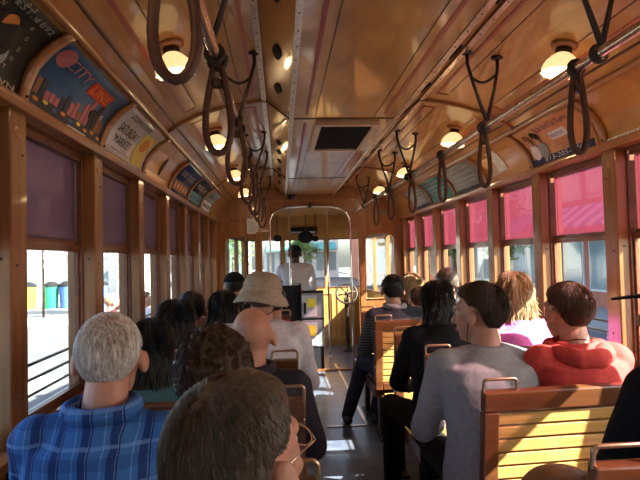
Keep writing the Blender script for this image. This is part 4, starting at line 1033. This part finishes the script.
# ------------------------------------------------------------------ the street
GZ = -.75
asph = mat('asphalt', (.11, .11, .115), .9, var=.15, scale=3); conc = mat('pavement_concrete', (.30, .295, .28), .9, var=.1, scale=2); white = mat('road_paint', (.5, .5, .48), .8)
o = MB().box(-60, 60, -20, 120, GZ - .1, GZ).build('road_ground', asph); tag(o, kind='structure')
o = MB().box(-60, -2.6, 19, 90, GZ, GZ + .15).build('pavement_left', conc); tag(o, kind='structure')
o = MB().box(8.0, 60, -20, 90, GZ, GZ + .15).build('pavement_right', conc); tag(o, kind='structure')
for k in range(9):
    x = -3.2 - k * .95
    o = MB().box(x, x + .5, 7.4, 11.2, GZ, GZ + .006).build('crosswalk_stripe', white, None, (x, 9, GZ)); tag(o, 'white crosswalk stripe on the road outside left windows', 'road marking', 'crosswalk stripes left of the tram')
brick = mat('red_brick', (.40, .14, .09), .85, scale=8); stucco = mat('pale_stucco', (.62, .58, .5), .9); tealw = mat('teal_paint', (.10, .36, .36), .7); bluew = mat('blue_paint', (.07, .16, .45), .7); redw = mat('crimson_paint', (.55, .07, .09), .7)
gw = mat('shop_glass', (.22, .28, .30), .12); greyw = mat('grey_render', (.35, .37, .38), .85); wht = mat('white_paint', (.62, .62, .60), .8)
def building(x0, x1, y0, y1, h, m, face, label, nwin=6, floors=2, awn=None, ww=1.3):
    r_ = empty('building', ((x0 + x1) / 2, (y0 + y1) / 2, GZ), label, 'building')
    wl = MB().box(x0, x1, y0, y1, GZ, GZ + h).build('wall', m, r_)
    MB().box(x0 - .15, x1 + .15, y0 - .15, y1 + .15, GZ + h, GZ + h + .3).build('parapet', stucco, r_)
    L = (x1 - x0) if face in '-y' and face == '-y' else (y1 - y0)
    for f in range(floors):
        for k in range(nwin):
            c = (k + .5) * L / nwin; z0 = GZ + .7 + f * 3.4; z1 = z0 + (2.2 if f == 0 else 1.7); w2 = ww / 2
            if face == '-y': fr = (x0 + c - w2, x0 + c + w2, y0 - .06, y0 + .05, z0, z1); gl = (x0 + c - w2 + .08, x0 + c + w2 - .08, y0 - .08, y0 - .055, z0 + .08, z1 - .08)
            elif face == '-x': fr = (x0 - .06, x0 + .05, y0 + c - w2, y0 + c + w2, z0, z1); gl = (x0 - .08, x0 - .055, y0 + c - w2 + .08, y0 + c + w2 - .08, z0 + .08, z1 - .08)
            else: fr = (x1 - .05, x1 + .06, y0 + c - w2, y0 + c + w2, z0, z1); gl = (x1 + .055, x1 + .08, y0 + c - w2 + .08, y0 + c + w2 - .08, z0 + .08, z1 - .08)
            w_ = MB().box(*fr).build('window', wht, r_); MB().box(*gl).build('pane', gw, w_)
    if awn:
        z = GZ + 3.1
        if face == '-y': MB().prism([(y0 - 1.1, z), (y0, z + .8), (y0, z + .7), (y0 - 1.1, z - .1)], 'x', x0 + .3, x1 - .3).build('awning', awn, r_)
        elif face == '-x': MB().prism([(x0 - 1.1, z), (x0, z + .8), (x0, z + .7), (x0 - 1.1, z - .1)], 'y', y0 + .3, y1 - .3).build('awning', awn, r_)
        else: MB().prism([(x1 + 1.1, z), (x1, z + .8), (x1, z + .7), (x1 + 1.1, z - .1)], 'y', y0 + .3, y1 - .3).build('awning', awn, r_)
    return r_
strp = stripes('blue_white_awning', (.75, .76, .8), [('Y', .9, .5, 0, (.12, .25, .6), 1)])
building(-30, -9.0, 30, 38, 8, wht, '-y', 'long white shop building beyond the left windows', 12, 2, None, 1.2)
building(-7.5, -3.2, 44, 54, 9, stucco, '-y', 'pale stucco block ahead on the left', 3, 2, tealw)
building(11, 18, 3, 11.5, 9, wht, '-x', 'white shop front nearest on the right', 5, 2, redw, 1.3)
building(11, 18, 12.5, 22, 9, brick, '-x', 'red brick building with striped awning on the right', 5, 2, strp, 1.5)
building(11, 18, 23, 33, 9, stucco, '-x', 'cream building with blue awning farther right', 5, 2, bluew, 1.5)
building(11, 20, 35, 46, 10, brick, '-x', 'far brick building on the right of the street', 5, 2, tealw, 1.5)
building(-2.2, 6, 62, 70, 5.5, wht, '-y', 'low white building with teal awning across the street end', 6, 1, tealw, 1)
building(7.2, 11, 48, 60, 9, brick, '-y', 'narrow brick building seen through windshield', 2, 2, None, 1.1)
leafm = mat('leaves', (.10, .17, .05), .7, var=.4, scale=3); bark = mat('bark', (.14, .10, .07), .9)
def tree(x, y, h, r, label, seed):
    rnd = random.Random(seed); g = GZ
    r_ = empty('tree', (x, y, g), label, 'tree', 'street trees')
    MB().tube([(x, y, g), (x + .05, y, g + h * .3), (x, y + .1, g + h * .6)], [.16, .12, .07], 8).build('trunk', bark, r_, smooth=True)
    mb = MB()
    cl = [Vector((x + rnd.gauss(0, r * .4), y + rnd.gauss(0, r * .4), g + h * .68 + rnd.gauss(0, h * .13))) for _ in range(14)]
    for _ in range(1600):
        c = rnd.choice(cl); p = c + Vector((rnd.gauss(0, 1), rnd.gauss(0, 1), rnd.gauss(0, .8))) * r * .25
        a = Vector((rnd.gauss(0, 1), rnd.gauss(0, 1), rnd.gauss(0, 1))).normalized() * .14; b = a.orthogonal().normalized() * .08
        mb.add([p - a, p + b, p + a, p - b], [(0, 1, 2, 3)])
    mb.build('crown', leafm, r_)
for i, (x, y, h, r, l) in enumerate(((-6.2, 22, 5.5, 1.5, 'street tree beyond the second left window'), (-4.2, 28, 6, 1.8, 'street tree on the left pavement near the corner'), (-3.6, 38, 7, 2.2, 'leafy tree ahead left of the tram'), (8.9, 23, 5.0, 1.0, 'small tree just past the brick building with striped awning'),
        (8.7, 29, 5.0, 1.0, 'tree before the blue awning'), (8.6, 34, 5.5, 1.0, 'tree in front of the far brick building'), (2.0, 57, 5, 1.2, 'tree near the low white building'))): tree(x, y, h, r, l, 40 + i)
def post(x, y, h, label, sign=None):
    r_ = empty('street_post', (x, y, GZ), label, 'post')
    MB().tube([(x, y, GZ), (x, y, GZ + h)], .05, 8).build('pole', M['iron'], r_, smooth=True)
    if sign: MB().lathe((x, y - .06, GZ + h - .35), [(.002, -.01), (.3, -.01), (.3, .01), (.002, .01)], 20, (0, -1, 0)).build('sign', sign, r_)
signm = mat('white_red_sign', (.75, .45, .45), .5)
post(-9.4, 22, 3.1, 'dark street post left of the round sign'); post(-8.3, 21.6, 2.9, 'street post carrying a round sign', signm); post(-1.9, 26, 6.5, 'tall street lamp post ahead left')
def bin_(x, y, m, label):
    r_ = empty('litter_bin', (x, y, GZ + .15), label, 'bin')
    MB().lathe((x, y, GZ + .15), [(.02, 0), (.28, 0), (.34, 1.0), (.02, 1.0)], 16).build('bin_body', m, r_)
    MB().lathe((x, y, GZ + 1.15), [(.02, 0), (.36, 0), (.33, .1), (.15, .22), (.02, .23)], 16).build('bin_lid', M['black'], r_)
bin_(-11.9, 26.5, M['yellow'], 'yellow bin on the pavement seen through the first left window'); bin_(-10.9, 26.5, mat('green_plastic', (.02, .30, .16), .5), 'green bin beside the yellow one'); 
for k in range(3): bin_(-10.2 + k * .75, 26.5, bluew if k != 1 else mat('dark_blue_plastic', (.03, .05, .16), .5), ['blue bin beside the green one', 'dark navy bin between two blue bins', 'blue bin at the right end of the bin row'][k])
# pedestrians outside the left windows
person('pedestrian in a red tank top outside the second left window', -2.72, 8.0, GZ + 1.60, cloth('coral_tank', (.65, .10, .12)), CL['khaki'], SK['pale'], ('short', HR['blonde'], dict(thick=.010, strands=0, seed=51)), yaw=-60, pose='stand', floor=GZ, vox=.013, sw=.18, sleeves='short')
person('pedestrian in a pale shirt outside the third left window', -2.45, 8.7, GZ + 1.58, cloth('pale_shirt', (.6, .6, .62)), CL['jeans'], SK['tan'], ('short', HR['brown'], dict(thick=.012, strands=0, seed=52)), yaw=-60, pose='stand', floor=GZ, vox=.013, sw=.18, sleeves='short')
